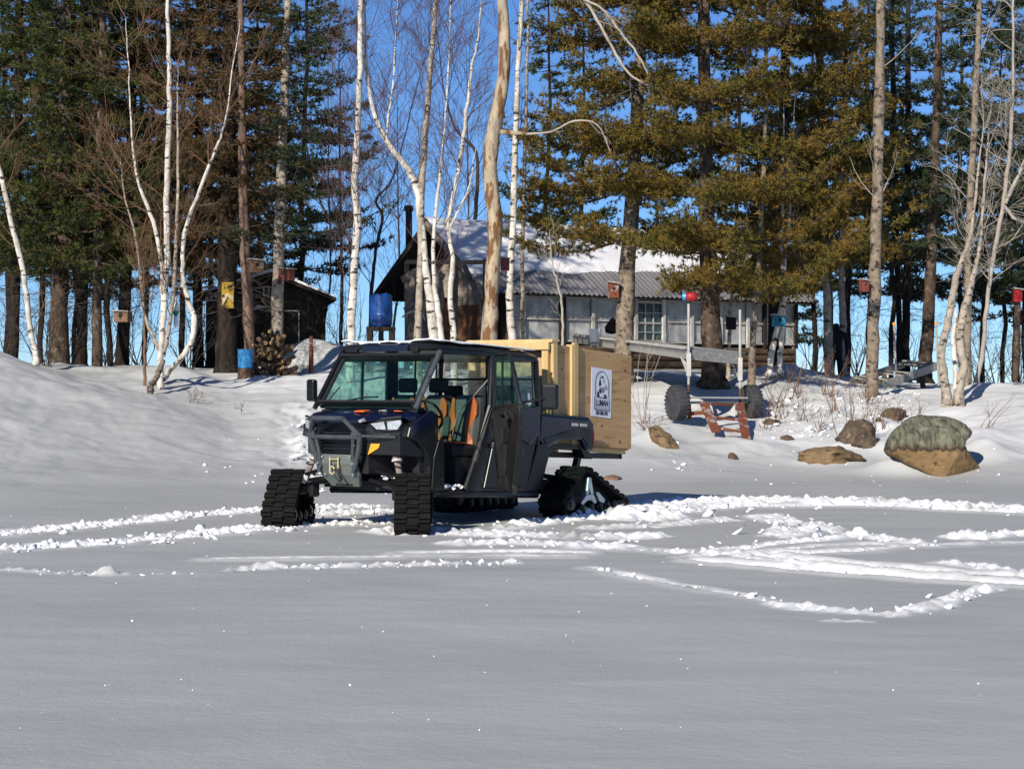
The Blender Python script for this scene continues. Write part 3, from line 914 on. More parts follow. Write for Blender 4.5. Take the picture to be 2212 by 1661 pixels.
def facet(side, s, z, off=0.0):
    """point on the angled face beside the grille; s 0 at the grille, 1 at the outer corner"""
    a, b = Vector((.36, -.21, 0)), Vector((.67, -.03, 0))
    n = Vector(((b - a).y, -(b - a).x, 0)).normalized()
    p = a + (b - a) * s + n * off
    return Vector((side * p.x, p.y, z))
def facet_plate(side, poly, o0, o1):
    k = len(poly)
    vs = [facet(side, s, z, o0) for s, z in poly] + [facet(side, s, z, o1) for s, z in poly]
    return MB().add(vs, [tuple(range(k)), tuple(range(2 * k - 1, k - 1, -1))] + [(i, (i + 1) % k, (i + 1) % k + k, i + k) for i in range(k)])
for sd_ in (1, -1):
    hl = part(facet_plate(sd_, [(.0, 1.145), (.42, 1.175), (1.06, 1.195), (1.10, 1.160), (.98, 1.070), (.5, 1.055), (.2, 1.090)], 0, .022), 'headlight', M['plastic'], bevel=.006)
    part(facet_plate(sd_, [(.12, 1.138), (.52, 1.162), (.58, 1.080), (.30, 1.080)], .022, .03), 'reflector', M['lamp'], hl)
    part(facet_plate(sd_, [(.62, 1.166), (1.03, 1.185), (1.05, 1.150), (.93, 1.085), (.64, 1.078)], .022, .03), 'reflector', M['lamp'], hl)
    part(facet_plate(sd_, [(-.02, 1.060), (.10, 1.060), (.22, 1.015), (1.0, 1.025), (1.02, 1.040), (.28, 1.035), (.14, 1.085), (-.02, 1.085)], 0, .02), 'trim_strip', M['plastic_dusty'])
    part(facet_plate(sd_, [(.0, 1.175), (.5, 1.205), (1.05, 1.230), (1.08, 1.205), (.5, 1.180), (.0, 1.152)], 0, .03), 'brow', M['plastic_dusty'], bevel=.006)
    part(facet_plate(sd_, [(.12, .925), (.40, .925), (.36, .88), (.02, .80)], 0, .02), 'amber_reflector', M['amber'], bevel=.004)
    # fender with wheel arch
    fp = [(.02, 1.12), (.36, 1.30), (.50, 1.27), (.50, 1.0), (.60, .96), (.60, .43), (.34, .43), (.34, .70), (.27, .86), (.12, .97), (-.02, 1.00)]
    part(MB().prism(fp, 'x', sd_ * .60, sd_ * .775), 'fender', M['plastic_dusty'], bevel=.015)
    part(MB().prism([(.02, 1.0), (.40, 1.17), (.43, 1.28), (.36, 1.31), (.02, 1.13)], 'x', sd_ * .775, sd_ * .79), 'fender_badge_panel', M['paint'], bevel=.006)
    part(MB().prism([(.36, .45), (.58, .45), (.58, .93), (.48, .98), (.40, .8)], 'x', sd_ * .775, sd_ * .795), 'mud_guard', M['plastic_dusty'], bevel=.008)
# stickers and emblem on the hood
def hood_patch(cx, cy, w, l, zoff=.0):
    z = 1.275 + (cy - .02) * .14
    return MB().box((cx, cy, z + zoff), (w, l, .012), Matrix.Rotation(math.atan(.14), 3, 'X'))
part(hood_patch(.235, -.15, .14, .10, .025), 'orange_sticker', M['tag_orange'])
s_ = MB().lathe([(-.004, .001), (-.004, .055), (.004, .055), (.004, .001)], (0, 0, 0), 'z', 20)
s_.xf(lambda p: Vector((p.x + .60, p.y * .7 + .02, p.z + 1.284)))
part(s_, 'orange_sticker', M['tag_orange'])
em = MB()
em.tube([Vector((.05 + .035 * math.cos(a), -.17 + .045 * math.sin(a), 1.262 + .006 * math.sin(a))) for a in np.linspace(0, 2 * math.pi, 18)], .007, 5)
part(em, 'emblem', M['chrome'])
part(MB().box((.42, -.02, 1.286), (.10, .03, .006)).box((.40, .03, 1.292), (.06, .012, .006)), 'decal', M['trim_pale'])

# bumper
bt = .028
bm_ = MB()
bm_.tube([(-.36, -.33, 1.0), (-.215, -.44, 1.185), (.215, -.44, 1.185), (.36, -.33, 1.0)], bt, 10)
bm_.tube([(-.35, -.34, .985), (.35, -.34, .985)], .026, 10)
for sd_ in (1, -1):
    bm_.tube([(sd_ * .36, -.33, 1.0), (sd_ * .33, -.31, .86), (sd_ * .25, -.29, .64)], .03, 8)
    bm_.tube([(sd_ * .27, -.335, .985), (sd_ * .24, -.31, .80), (sd_ * .235, -.29, .66)], .022, 8)
    bm_.prism([(sd_ * .25, .99), (sd_ * .37, 1.005), (sd_ * .30, 1.09)], 'y', -.37, -.345)
    bm_.prism([(sd_ * .235, .74), (sd_ * .30, .74), (sd_ * .265, .60), (sd_ * .225, .60)], 'y', -.315, -.29)
    bm_.tube([(sd_ * .36, -.33, 1.0), (sd_ * .44, -.26, 1.0), (sd_ * .64, -.07, 1.0)], .018, 8)
part(bm_, 'bumper', M['steel'])
sk = MB()
sk.loft([[Vector(p) for p in ((-.24, -.295, .80), (.24, -.295, .80), (.24, -.25, .80), (-.24, -.25, .80))],
         [Vector(p) for p in ((-.265, -.30, .70), (.265, -.30, .70), (.265, -.25, .70), (-.265, -.25, .70))],
         [Vector(p) for p in ((-.275, -.25, .58), (.275, -.25, .58), (.275, -.2, .58), (-.275, -.2, .58))],
         [Vector(p) for p in ((-.20, -.15, .45), (.20, -.15, .45), (.20, -.11, .47), (-.20, -.11, .47))]])
skid = part(sk, 'skid_plate', M['steel_green'], bevel=.01)
for cx, cz, wz in ((-.10, .475, .04), (0, .475, .12), (.10, .475, .04)):
    part(MB().box((cx, -.172, cz), (wz, .02, .012), Matrix.Rotation(.6, 3, 'X')), 'slot', M['black'], skid)
wn = MB()
wn.tube([(-.075, -.325, .77), (-.075, -.325, .645)], .010, 8).tube([(.045, -.325, .77), (.045, -.325, .645)], .010, 8)
wn.tube([(-.075, -.325, .745), (.045, -.325, .745)], .008, 8).tube([(-.075, -.325, .665), (.045, -.325, .665)], .008, 8)
wi = part(wn, 'winch_fairlead', M['brass'], skid)
hk = MB().tube([(-.02 + .035 * math.cos(a), -.35, .625 + .04 * math.sin(a)) for a in np.linspace(0.4, 6.0, 14)], .010, 6)
part(hk, 'hook', M['brass'], skid)
part(MB().tube([(.0, -.33, .68), (.09, -.345, .56), (.10, -.33, .52)], .016, 6), 'strap', M['frame'], skid)

# chassis, floor, cowl
part(MB().box((0, 1.55, .47), (.9, 2.9, .10)).box((.42, 1.8, .54), (.08, 3.3, .08)).box((-.42, 1.8, .54), (.08, 3.3, .08)), 'chassis', M['frame'])
part(MB().box((0, 1.45, .445), (1.50, 2.0, .07)), 'floor', M['plastic'], bevel=.01)
for sd_ in (1, -1):
    part(MB().tube([(sd_ * .745, .45, .40), (sd_ * .745, 2.35, .40)], .04, 8), 'rocker', M['plastic_dusty'])
part(MB().prism([(.22, 1.02), (.22, 1.30), (.34, 1.325), (.46, 1.27), (.50, 1.10), (.42, .9), (.34, .52), (.26, .52)], 'x', -.70, .70), 'dashboard', M['interior'], bevel=.01)
part(MB().box((0, .27, 1.325), (1.44, .09, .02)), 'cowl', M['plastic_dusty'])
# roof and cage
def roof_ring(y, h, z, t):
    return [Vector((a, y, b)) for a, b in ((-h, z - t), (-h - .02, z - t * .5), (-h + .05, z - .006), (-h * .5, z + .012), (h * .5, z + .012), (h - .05, z - .006), (h + .02, z - t * .5), (h, z - t))]
roof = part(MB().loft([roof_ring(.52, .66, 2.035, .05), roof_ring(.60, .71, 2.055, .085), roof_ring(1.4, .735, 2.075, .085), roof_ring(2.2, .72, 2.07, .085), roof_ring(2.42, .70, 2.05, .10)]), 'roof', M['plastic'], bevel=.008)
part(MB().box((.0, .525, 2.0), (.66, .05, .075)), 'roof_visor', M['paint'], roof, bevel=.012)
part(MB().box((-.50, .53, 1.98), (.16, .05, .05)).box((.42, .53, 1.985), (.10, .05, .07)), 'roof_clamp', M['plastic_dusty'], roof, bevel=.008)
part(MB().tube([(-.70, .56, 1.935), (.70, .56, 1.935)], .016, 8), 'cross_bar', M['steel'])
for sd_ in (1, -1):
    part(MB().tube([(sd_ * .715, .60, 1.965), (sd_ * .725, .38, 1.65), (sd_ * .735, .15, 1.31)], .029, 10), 'front_pillar', M['steel'] if sd_ > 0 else M['plastic'])
    part(MB().tube([(sd_ * .715, .60, 1.965), (sd_ * .72, 1.48, 1.99), (sd_ * .71, 2.38, 1.97)], .032, 8), 'roof_rail', M['plastic'])
    part(MB().tube([(sd_ * .72, 1.50, 1.99), (sd_ * .745, 1.46, 1.40), (sd_ * .755, 1.30, 1.02), (sd_ * .755, .98, .43)], .034, 8), 'middle_pillar', M['plastic_dusty'])
    part(MB().tube([(sd_ * .71, 2.38, 1.97), (sd_ * .74, 2.38, 1.42), (sd_ * .72, 2.36, .6)], .035, 8), 'rear_pillar', M['plastic'])
ws = MB().add([(-.685, .595, 1.93), (.685, .595, 1.93), (.705, .185, 1.335), (-.705, .185, 1.335)], [(0, 1, 2, 3)])
wso = part(ws, 'windshield', M['windshield'])
wf = MB()
wf.bar((-.69, .565, 1.90), (.69, .565, 1.90), .03, .11, (0, -.8, .6)).bar((-.71, .215, 1.37), (.71, .215, 1.37), .03, .09, (0, -.8, .6))
for sd_ in (1, -1):
    wf.bar((sd_ * .665, .59, 1.93), (sd_ * .685, .19, 1.34), .06, .02)
part(wf, 'frame', M['frame'], wso)
part(MB().tube([(-.55, .215, 1.365), (-.1, .265, 1.44), (.1, .27, 1.445)], .010, 5).tube([(-.60, .20, 1.37), (-.52, .33, 1.56)], .008, 5), 'wiper', M['frame'], wso)
# wrinkled clear far-side window view bars, rear window
part(MB().add([(-.66, 2.40, 1.95), (.66, 2.40, 1.95), (.70, 2.40, 1.44), (-.70, 2.40, 1.44)], [(0, 1, 2, 3)]), 'rear_window', M['hazy'])
part(MB().box((0, 2.41, .98), (1.44, .03, .90)), 'rear_wall', M['plastic'])
part(MB().tube([(.0, 2.37, 1.97), (.0, 2.37, 1.44)], .018, 6).tube([(-.68, 2.38, 1.75), (.68, 2.38, 1.75)], .014, 6), 'cage_bar', M['frame'])

# far side doors
def side_window(sd_, ya, yb, yc, yd, z0, z1):
    return MB().add([(sd_ * .735, ya, z0), (sd_ * .735, yb, z0), (sd_ * .71, yc, z1), (sd_ * .71, yd, z1)], [(0, 1, 2, 3)])
fd = part(MB().prism([(.45, 1.28), (1.44, 1.36), (1.28, 1.0), (.95, .43), (.62, .43), (.60, .95)], 'x', -.775, -.745), 'door', M['plastic'], bevel=.01)
part(side_window(-1, .30, 1.43, 1.47, .62, 1.34, 1.94), 'window', M['hazy'], fd)
part(MB().tube([(-.73, .30, 1.34), (-.74, 1.43, 1.37)], .018, 6).tube([(-.72, .95, 1.95), (-.735, .95, 1.36)], .022, 6), 'window_frame', M['frame'], fd)
part(MB().box((-.725, 1.47, 1.68), (.06, .20, .62)), 'far_pillar_panel', M['frame'], bevel=.02)
def reardoor(sd_):
    rd = part(MB().prism([(1.48, 1.38), (2.36, 1.43), (2.33, 1.05), (2.12, .43), (1.0, .43), (1.32, 1.02)], 'x', sd_ * .74, sd_ * .765), 'door', M['plastic_dusty'], bevel=.012)
    part(side_window(sd_, 1.50, 2.36, 2.36, 1.52, 1.42, 1.95), 'window', M['hazy'] if sd_ < 0 else M['vinyl'], rd)
    part(MB().tube([(sd_ * .735, 1.9, 1.42), (sd_ * .715, 1.9, 1.96)], .016, 6).tube([(sd_ * .735, 2.3, 1.43), (sd_ * .715, 2.3, 1.96)], .012, 6), 'window_frame', M['frame'], rd)
    part(MB().prism([(1.95, 1.06), (2.0, 1.40), (2.38, 1.44), (2.36, 1.12), (2.18, .98)], 'x', sd_ * .765, sd_ * .785), 'quarter_panel', M['paint'], rd, bevel=.012)
    part(MB().prism([(1.30, .47), (1.48, 1.0), (1.70, 1.25), (1.86, 1.2), (1.80, .8), (1.95, .47)], 'x', sd_ * .765, sd_ * .785), 'door_skin', M['plastic'], rd, bevel=.015)
    part(MB().box((sd_ * .79, 2.13, 1.46), (.012, .10, .02)).box((sd_ * .79, 2.13, 1.52), (.012, .02, .12)), 'latch', M['chrome'], rd)
    return rd
reardoor(1)
reardoor(-1)
# open driver door: hinged on the middle pillar, swung out towards the camera
HG, DE = Vector((.79, 1.47, 0)), Vector((.81, -.54, 0)).normalized()
DN = Vector((DE.y, -DE.x, 0))          # towards the inside face
def dpt(s, z, off=0.0):
    q = HG + DE * s + DN * off
    return Vector((q.x, q.y, z))
def dplate(poly, o0, o1):
    k = len(poly)
    vs = [dpt(s, z, o0) for s, z in poly] + [dpt(s, z, o1) for s, z in poly]
    return MB().add(vs, [tuple(range(k)), tuple(range(2 * k - 1, k - 1, -1))] + [(i, (i + 1) % k, (i + 1) % k + k, i + k) for i in range(k)])
do = part(dplate([(0, 1.36), (.90, 1.40), (.93, 1.34), (.88, 1.05), (.70, .43), (.24, .43), (.12, .8), (.02, 1.1)], -.03, .03), 'open_door', M['plastic_dusty'], bevel=.012)
part(dplate([(.05, 1.33), (.70, 1.35), (.55, .95), (.48, .60), (.32, .60), (.20, .95)], .03, .045), 'inner_trim', M['interior'], do, bevel=.006)
part(dplate([(.06, 1.94), (.52, 1.94), (.84, 1.41), (.06, 1.38)], -.003, .003), 'window', M['vinyl'], do)
fr_ = MB()
ring = [(.03, 1.36), (.04, 1.97), (.54, 1.97), (.72, 1.72), (.90, 1.40)]
fr_.tube([dpt(s, z) for s, z in ring], .024, 8)
fr_.tube([dpt(.30, 1.37), dpt(.30, 1.96)], .016, 6).tube([dpt(.02, 1.38), dpt(.90, 1.40)], .022, 6)
part(fr_, 'window_frame', M['plastic_dusty'], do)
part(MB().tube([dpt(.42, 1.30, .07), dpt(.62, 1.31, .08), dpt(.72, 1.24, .08), dpt(.66, 1.18, .07)], .022, 6).tube([dpt(.5, 1.15, .06), dpt(.5, 1.0, .06)], .03, 6), 'door_handle', M['frame'], do)
part(dplate([(.50, 1.16), (.58, 1.16), (.57, .98), (.50, .98)], .045, .06), 'latch_plate', M['plastic_dusty'], do)
part(dplate([(.40, .62), (.52, .62), (.55, .46), (.44, .46)], .03, .05), 'pocket', M['frame'], do)
mc = dpt(.80, 1.50, -.38)
part(MB().box(mc, (.20, .09, .28), Matrix.Rotation(R(20), 3, 'Z')), 'mirror', M['plastic'], do, bevel=.03)
part(MB().tube([dpt(.84, 1.42, -.02), dpt(.82, 1.44, -.12), mc], .016, 6), 'mirror_arm', M['frame'], do)
# far mirror
part(MB().box((-.95, .34, 1.52), (.12, .08, .25)), 'mirror', M['plastic'], bevel=.025)
part(MB().tube([(-.93, .34, 1.42), (-.84, .28, 1.39), (-.74, .25, 1.38)], .014, 6), 'mirror_arm', M['frame'])

# seats
def seat(cx, head, y0=1.30):
    se = part(MB().loft([[Vector((cx + a * wv, y0 + yy + (.02 if abs(a) > .8 else 0), zz)) for a, yy in ((-1, 0), (-.8, -.05), (.8, -.05), (1, 0), (1, .09), (-1, .09))]
                         for zz, wv, dy in ((.93, .19, 0),)] +
                        [[Vector((cx + a * wv, y0 + yy + dy + (.02 if abs(a) > .8 else 0), zz)) for a, yy in ((-1, 0), (-.8, -.05), (.8, -.05), (1, 0), (1, .09), (-1, .09))]
                         for zz, wv, dy in ((1.1, .205, .03), (1.3, .20, .07), (1.46, .18, .10), (1.52, .14, .12))]), 'seat', M['seat'], bevel=.02, smooth=False)
    part(MB().loft([[Vector((cx + a * .21, y, z)) for a, z in ((-1, .82), (-1, .93), (-.8, .965), (.8, .965), (1, .93), (1, .82))] for y in (.88, .93, 1.28, 1.32)]), 'cushion', M['interior'], se, bevel=.015)
    for sg in (1, -1):
        pts = [(.10, .95), (.185, .96), (.17, 1.02), (.13, 1.10), (.16, 1.22), (.195, 1.30), (.185, 1.42), (.15, 1.50), (.12, 1.48), (.11, 1.36), (.075, 1.22), (.08, 1.08)]
        mb = MB()
        k = len(pts)
        f0 = [Vector((cx + sg * a, y0 - .052 + (z - .93) * .17 + (.03 if a > .15 else 0), z)) for a, z in pts]
        f1 = [q + Vector((0, -.015, 0)) for q in f0]
        mb.add(f0 + f1, [tuple(range(k)), tuple(range(2 * k - 1, k - 1, -1))] + [(i, (i + 1) % k, (i + 1) % k + k, i + k) for i in range(k)])
        part(mb, 'orange_insert', M['orange'], se)
        part(MB().box((cx + sg * .14, 1.05, .972), (.11, .22, .014)), 'orange_insert', M['orange'], se)
    if head:
        part(MB().box((cx, y0 + .13, 1.63), (.25, .09, .17)), 'headrest', M['interior'], se, bevel=.03)
seat(.46, False)
seat(.02, True)
seat(-.44, True)
part(MB().box((0, 1.16, .66), (1.36, .5, .30)), 'seat_base', M['interior'])
part(MB().box((0, 2.2, 1.12), (1.3, .12, .6), Matrix.Rotation(-.12, 3, 'X')).box((0, 1.98, .84), (1.3, .46, .14)), 'rear_bench', M['interior'], bevel=.02)
for hx in (-.42, .35):
    part(MB().box((hx, 2.26, 1.58), (.25, .08, .18)), 'rear_headrest', M['interior'], bevel=.02)
part(MB().bar((.70, 1.48, 1.70), (.48, 1.22, 1.32), .05, .006).bar((.48, 1.22, 1.32), (.40, 1.18, .98), .05, .006).bar((.70, 1.48, 1.70), (.71, 1.50, 1.1), .05, .006), 'seat_belt', M['belt'])
st = MB()
sc_ = Vector((.46, .72, 1.27))
ax = Vector((0, .86, .5)).normalized()
sx_ = Vector((1, 0, 0))
sy_ = ax.cross(sx_)
st.tube([sc_ + (sx_ * math.cos(a) + sy_ * math.sin(a)) * .175 for a in np.linspace(0, 2 * math.pi, 25)], .017, 6)
for a in (0.2, 2.94, 4.7):
    st.tube([sc_, sc_ + (sx_ * math.cos(a) + sy_ * math.sin(a)) * .17], .014, 5)
st.tube([sc_, sc_ - ax * .25], .03, 6)
part(st, 'steering_wheel', M['frame'])

# bed
bedp = [(2.44, 1.335), (3.44, 1.315), (3.52, 1.26), (3.50, .95), (3.38, .95), (3.26, 1.07), (2.78, 1.04), (2.52, .94), (2.40, 1.05)]
for sd_ in (1, -1):
    bp = part(MB().prism(bedp, 'x', sd_ * .69, sd_ * .755), 'bed_side', M['paint'], bevel=.014)
    part(MB().prism([(2.47, 1.06), (2.80, 1.13), (2.98, 1.17), (3.30, 1.20), (3.46, 1.19), (3.45, .98), (3.39, .98), (3.27, 1.10), (2.78, 1.07), (2.54, .98)], 'x', sd_ * .755, sd_ * .767), 'bed_moulding', M['plastic_dusty'], bp, bevel=.006)
    part(MB().tube([(sd_ * .725, 2.44, 1.34), (sd_ * .725, 3.42, 1.325), (sd_ * .725, 3.50, 1.27)], .022, 8), 'bed_rail', M['plastic'], bp)
    part(MB().box((sd_ * .73, 3.525, 1.10), (.05, .02, .20)), 'tail_light', M['red_lens'], bp, bevel=.006)
    part(MB().box((sd_ * .769, 3.10, 1.245), (.006, .13, .035)).box((sd_ * .769, 3.28, 1.245), (.006, .14, .035)), 'decal', M['trim_pale'], bp)
    part(MB().prism([(2.5, .9), (3.1, .98), (3.3, .98), (3.4, .86), (3.56, .84), (3.5, .93), (3.30, .99), (2.5, .99)], 'x', sd_ * .55, sd_ * .70), 'bed_support', M['frame'], bp)
part(MB().box((0, 2.98, .975), (1.38, 1.05, .05)).box((0, 2.46, 1.15), (1.38, .04, .34)), 'bed_floor', M['frame'])
rk = MB()
for sd_ in (1, -1):
    rk.bar((sd_ * .50, 2.62, .875), (sd_ * .50, 4.47, .89), .06, .07)
rk.bar((-.53, 4.42, .89), (.53, 4.42, .89), .06, .068).bar((-.53, 3.55, .882), (.53, 3.55, .882), .06, .06)
rk.bar((.50, 3.54, .86), (.42, 3.50, .45), .07, .07, (0, 1, 0)).bar((-.50, 3.54, .86), (-.42, 3.50, .45), .07, .07, (0, 1, 0))
rk.bar((-.45, 3.50, .47), (.45, 3.50, .47), .08, .08)
part(rk, 'rear_rack', M['frame'])
# rear quarter below the bed
for sd_ in (1, -1):
    part(MB().prism([(2.10, .44), (2.34, .98), (2.50, 1.02), (2.62, .93), (2.52, .72), (2.44, .50), (2.36, .42)], 'x', sd_ * .58, sd_ * .765), 'rear_fender', M['plastic'], bevel=.015)

# suspension
for sd_ in (1, -1):
    part(MB().tube([(sd_ * .30, -.10, .54), (sd_ * .80, -.05, .44)], .022, 6).tube([(sd_ * .30, .18, .52), (sd_ * .80, -.03, .44)], .022, 6)
         .tube([(sd_ * .30, -.12, .66), (sd_ * .80, -.05, .54)], .020, 6).tube([(sd_ * .32, .14, .64), (sd_ * .80, -.03, .54)], .02, 6)
         .tube([(sd_ * .30, .02, .56), (sd_ * .88, -.02, .48)], .018, 6), 'suspension_arm', M['plastic'], shear=False)
    sh = part(MB().tube([(sd_ * .52, .05, .95), (sd_ * .60, .0, .76)], .045, 10).tube([(sd_ * .60, .0, .76), (sd_ * .70, -.05, .52)], .034, 10), 'shock_absorber', M['driftwood'], shear=False)
    cl = MB()
    cl.tube([Vector((sd_ * (.52 + .13 * t), .05 - .06 * t, .95 - .27 * t)) + Vector((.055 * math.cos(t * 31), .055 * math.sin(t * 31), 0)) for t in np.linspace(0, 1, 60)], .008, 5)
    part(cl, 'spring', M['frame'], sh, shear=False)
    part(MB().tube([(sd_ * .60, .0, .765), (sd_ * .605, -.003, .74)], .058, 10), 'collar', M['trim_pale'], sh, shear=False)
    part(MB().tube([(sd_ * .69, -.05, .57), (sd_ * .705, -.06, .47)], .05, 8), 'lower_eye', M['trim_white'], sh, shear=False)
    part(MB().box((sd_ * .80, -.03, .44), (.10, .14, .20)).box((sd_ * .62, .0, .40), (.10, .12, .16)), 'hub_carrier', M['plastic_dusty'], bevel=.02, shear=False)
    part(MB().tube([(sd_ * .30, 3.10, .46), (sd_ * .82, 3.10, .40)], .03, 6).tube([(sd_ * .30, 2.7, .52), (sd_ * .80, 3.08, .42)], .03, 6), 'rear_arm', M['frame'], shear=False)

def make_track(circles, wheels, frame_pts, frame_m, loc, rz, hw=.19, outer=1):
    pts = []
    for cy, cz, r in circles:
        pts += [(cy + r * math.cos(a), cz + r * math.sin(a)) for a in np.linspace(0, 2 * math.pi, 40, endpoint=False)]
    pts = sorted(set((round(a, 5), round(b, 5)) for a, b in pts))
    def half(ps):
        h = []
        for p in ps:
            while len(h) > 1 and (h[-1][0] - h[-2][0]) * (p[1] - h[-2][1]) - (h[-1][1] - h[-2][1]) * (p[0] - h[-2][0]) <= 0:
                h.pop()
            h.append(p)
        return h
    hull = half(pts)[:-1] + half(pts[::-1])[:-1]
    H = np.array(hull + hull[:1])
    L = np.concatenate([[0], np.cumsum(np.linalg.norm(np.diff(H, axis=0), axis=1))])
    n = 96
    s = np.linspace(0, L[-1], n, endpoint=False)
    oy, oz = np.interp(s, L, H[:, 0]), np.interp(s, L, H[:, 1])
    ty, tz = np.roll(oy, -1) - np.roll(oy, 1), np.roll(oz, -1) - np.roll(oz, 1)
    tl = np.hypot(ty, tz)
    ny, nz = tz / tl, -ty / tl
    mb = MB()
    th = .035
    rings = []
    for i in range(n + 1):
        j = i % n
        a = (oy[j] - ny[j] * .026, oz[j] - nz[j] * .026)
        b = (oy[j] - ny[j] * (.026 + th), oz[j] - nz[j] * (.026 + th))
        rings.append([Vector((-hw, *a)), Vector((hw, *a)), Vector((hw, *b)), Vector((-hw, *b))])
    mb.loft(rings, cap=False)
    nl = int(L[-1] / .062)
    for i in range(nl):
        q = L[-1] * i / nl
        y, z = np.interp(q, L, H[:, 0]), np.interp(q, L, H[:, 1])
        j = int(q / L[-1] * n) % n
        N_, T_ = Vector((0, ny[j], nz[j])), Vector((0, ty[j], tz[j])).normalized()
        rot = Matrix((Vector((1, 0, 0)), T_, N_)).transposed()
        c = Vector((0, y, z)) - N_ * .013
        for xo, xw, dt in ((-.125, .12, .012), (0, .115, -.012), (.125, .12, .012)):
            mb.box(c + Vector((xo, 0, 0)) + T_ * (dt if i % 2 else -dt), (xw, .026, .034), rot)
        # inner drive teeth
        mb.box(Vector((hw * .55, y, z)) - N_ * .075, (.02, .03, .04), rot)
        mb.box(Vector((-hw * .55, y, z)) - N_ * .075, (.02, .03, .04), rot)
    o = mb.build('track', M['rubber'], veh)
    o.location = loc
    o.rotation_euler = (0, 0, rz)
    for xs in (hw * .80, -hw * .80):
        for wy, wz, wr in wheels:
            MB().lathe([(-.03, wr * .25), (-.03, wr * .7), (-.02, wr), (.02, wr), (.03, wr * .7), (.03, wr * .25)], (xs, wy, wz), 'x', 18).build('road_wheel', M['plastic'], o, smooth=False)
            MB().lathe([(-.012, wr * .08), (-.012, wr * .42), (.012, wr * .42), (.012, wr * .08)], (xs + (.03 if xs > 0 else -.03), wy, wz), 'x', 12).build('hub_cap', M['plastic_dusty'], o)
    fm = MB()
    for poly in frame_pts:
        fm.prism(poly, 'x', hw * .98 * outer, (hw * .98 + .03) * outer)
    fm.build('track_frame', frame_m, o, bevel=.008)
    cy, cz = oy.mean(), oz.mean()
    MB().prism([(cy + (a - cy) * .80, cz + (b - cz) * .80) for a, b in zip(oy[::4], oz[::4])], 'x', -.05, .05).build('shade_panel', M['frame'], o)  # added dark sheet, stands in for the shade inside the hollow track
    sp = circles[2]
    MB().lathe([(-.05, .04), (-.05, sp[2] * .8), (.05, sp[2] * .8), (.05, .04)], (0, sp[0], sp[1]), 'x', 20).build('sprocket', M['frame'], o)
    return o
fc = [(-.37, .14, .14), (.37, .14, .14), (0, .43, .195)]
fw = [(-.36, .135, .085), (-.12, .11, .065), (.12, .11, .065), (.36, .135, .085)]
ff = [[(-.05, .43), (.05, .43), (.36, .17), (.32, .12), (-.32, .12), (-.36, .17)]]
make_track(fc, fw, ff, M['plastic'], (.93, -.13, .0), R(36.87 + 2), outer=1)
make_track(fc, fw, ff, M['plastic'], (-.87, -.13, .0), R(36.87 - 8), hw=.178, outer=-1)
rc = [(-.42, .17, .165), (.70, .11, .105), (-.08, .395, .20)]
rw = [(-.40, .16, .09), (-.16, .10, .07), (.02, .10, .07), (.20, .10, .07), (.36, .10, .07), (.52, .10, .07), (.69, .11, .075)]
rf = [[(-.11, .47), (-.05, .47), (.0, .27), (-.045, .27), (-.075, .36), (-.105, .27), (-.15, .27)], [(-.15, .268), (.0, .268), (.07, .17), (.03, .15), (-.04, .20), (-.12, .20), (-.22, .15), (-.26, .18)], [(.07, .28), (.11, .29), (.25, .19), (.22, .15), (.15, .17)]]
make_track(rc, rw, rf, M['alu'], (.84, 3.08, .0), 0, outer=1)
make_track(rc, rw, rf, M['alu'], (-.84, 3.08, .0), 0, outer=-1)

# bolts, seams, packed snow
for bx_, by_, bz_ in [(.30, -.352, 1.02), (-.30, -.352, 1.02), (.27, -.325, .90), (-.27, -.325, .90), (.25, -.325, .70), (-.25, -.325, .70), (.20, -.31, .77), (-.20, -.31, .77), (.2, -.26, .58), (-.2, -.26, .58)]:
    part(MB().lathe([(-.008, .003), (-.008, .012), (.004, .012), (.004, .003)], (bx_, by_, bz_), 'y', 8), 'bolt', M['alu'])
part(MB().box((-.30, -.05, 1.268), (.006, .42, .012), Matrix.Rotation(.14, 3, 'X')).box((.30, -.05, 1.268), (.006, .42, .012), Matrix.Rotation(.14, 3, 'X')), 'hood_seam', M['black'])
for z in (.62, .70, .78, .86):
    part(MB().box((.798, .50, z), (.008, .10, .012)), 'vent_slat', M['black'])
part(MB().tube([(.772, 1.40, .62), (.775, 1.62, .50), (.775, 2.0, .49)], .008, 5), 'door_seam', M['black'])
for hz in (.95, 1.28):
    part(MB().box((.80, 1.47, hz), (.05, .07, .05)), 'hinge', M['steel'], bevel=.008)
def packed(pts, n, rad, seed, name='packed_snow'):
    rng = np.random.default_rng(seed)
    v, f = lump_mesh_arrays(rng, 0)
    mb = MB()
    pts = np.array(pts, float)
    for _ in range(n):
        i = rng.integers(len(pts) - 1)
        p = pts[i] + (pts[i + 1] - pts[i]) * rng.random() + rng.normal(0, .012, 3)
        q = v * (1 + .3 * rng.standard_normal((len(v), 1)).clip(-1, 1)) * rad * rng.uniform(.5, 1.4) * np.array([1.3, 1.3, .6]) + p
        mb.add([tuple(r) for r in q], [tuple(t) for t in f])
    o = mb.build(name, M['clump'], veh)
    o['kind'] = 'stuff'
packed([(.74, .56, .455), (.74, .95, .445)], 16, .028, 1)
packed([(.42, -.06, .60), (.74, -.05, .545)], 9, .022, 2)
packed([(.50, .05, .49), (.78, -.03, .47)], 8, .022, 3)
packed([(.66, .62, 1.985), (.70, .60, 1.90)], 6, .016, 4)
packed([(-.72, -.06, .55), (-.42, -.06, .60)], 8, .02, 5)

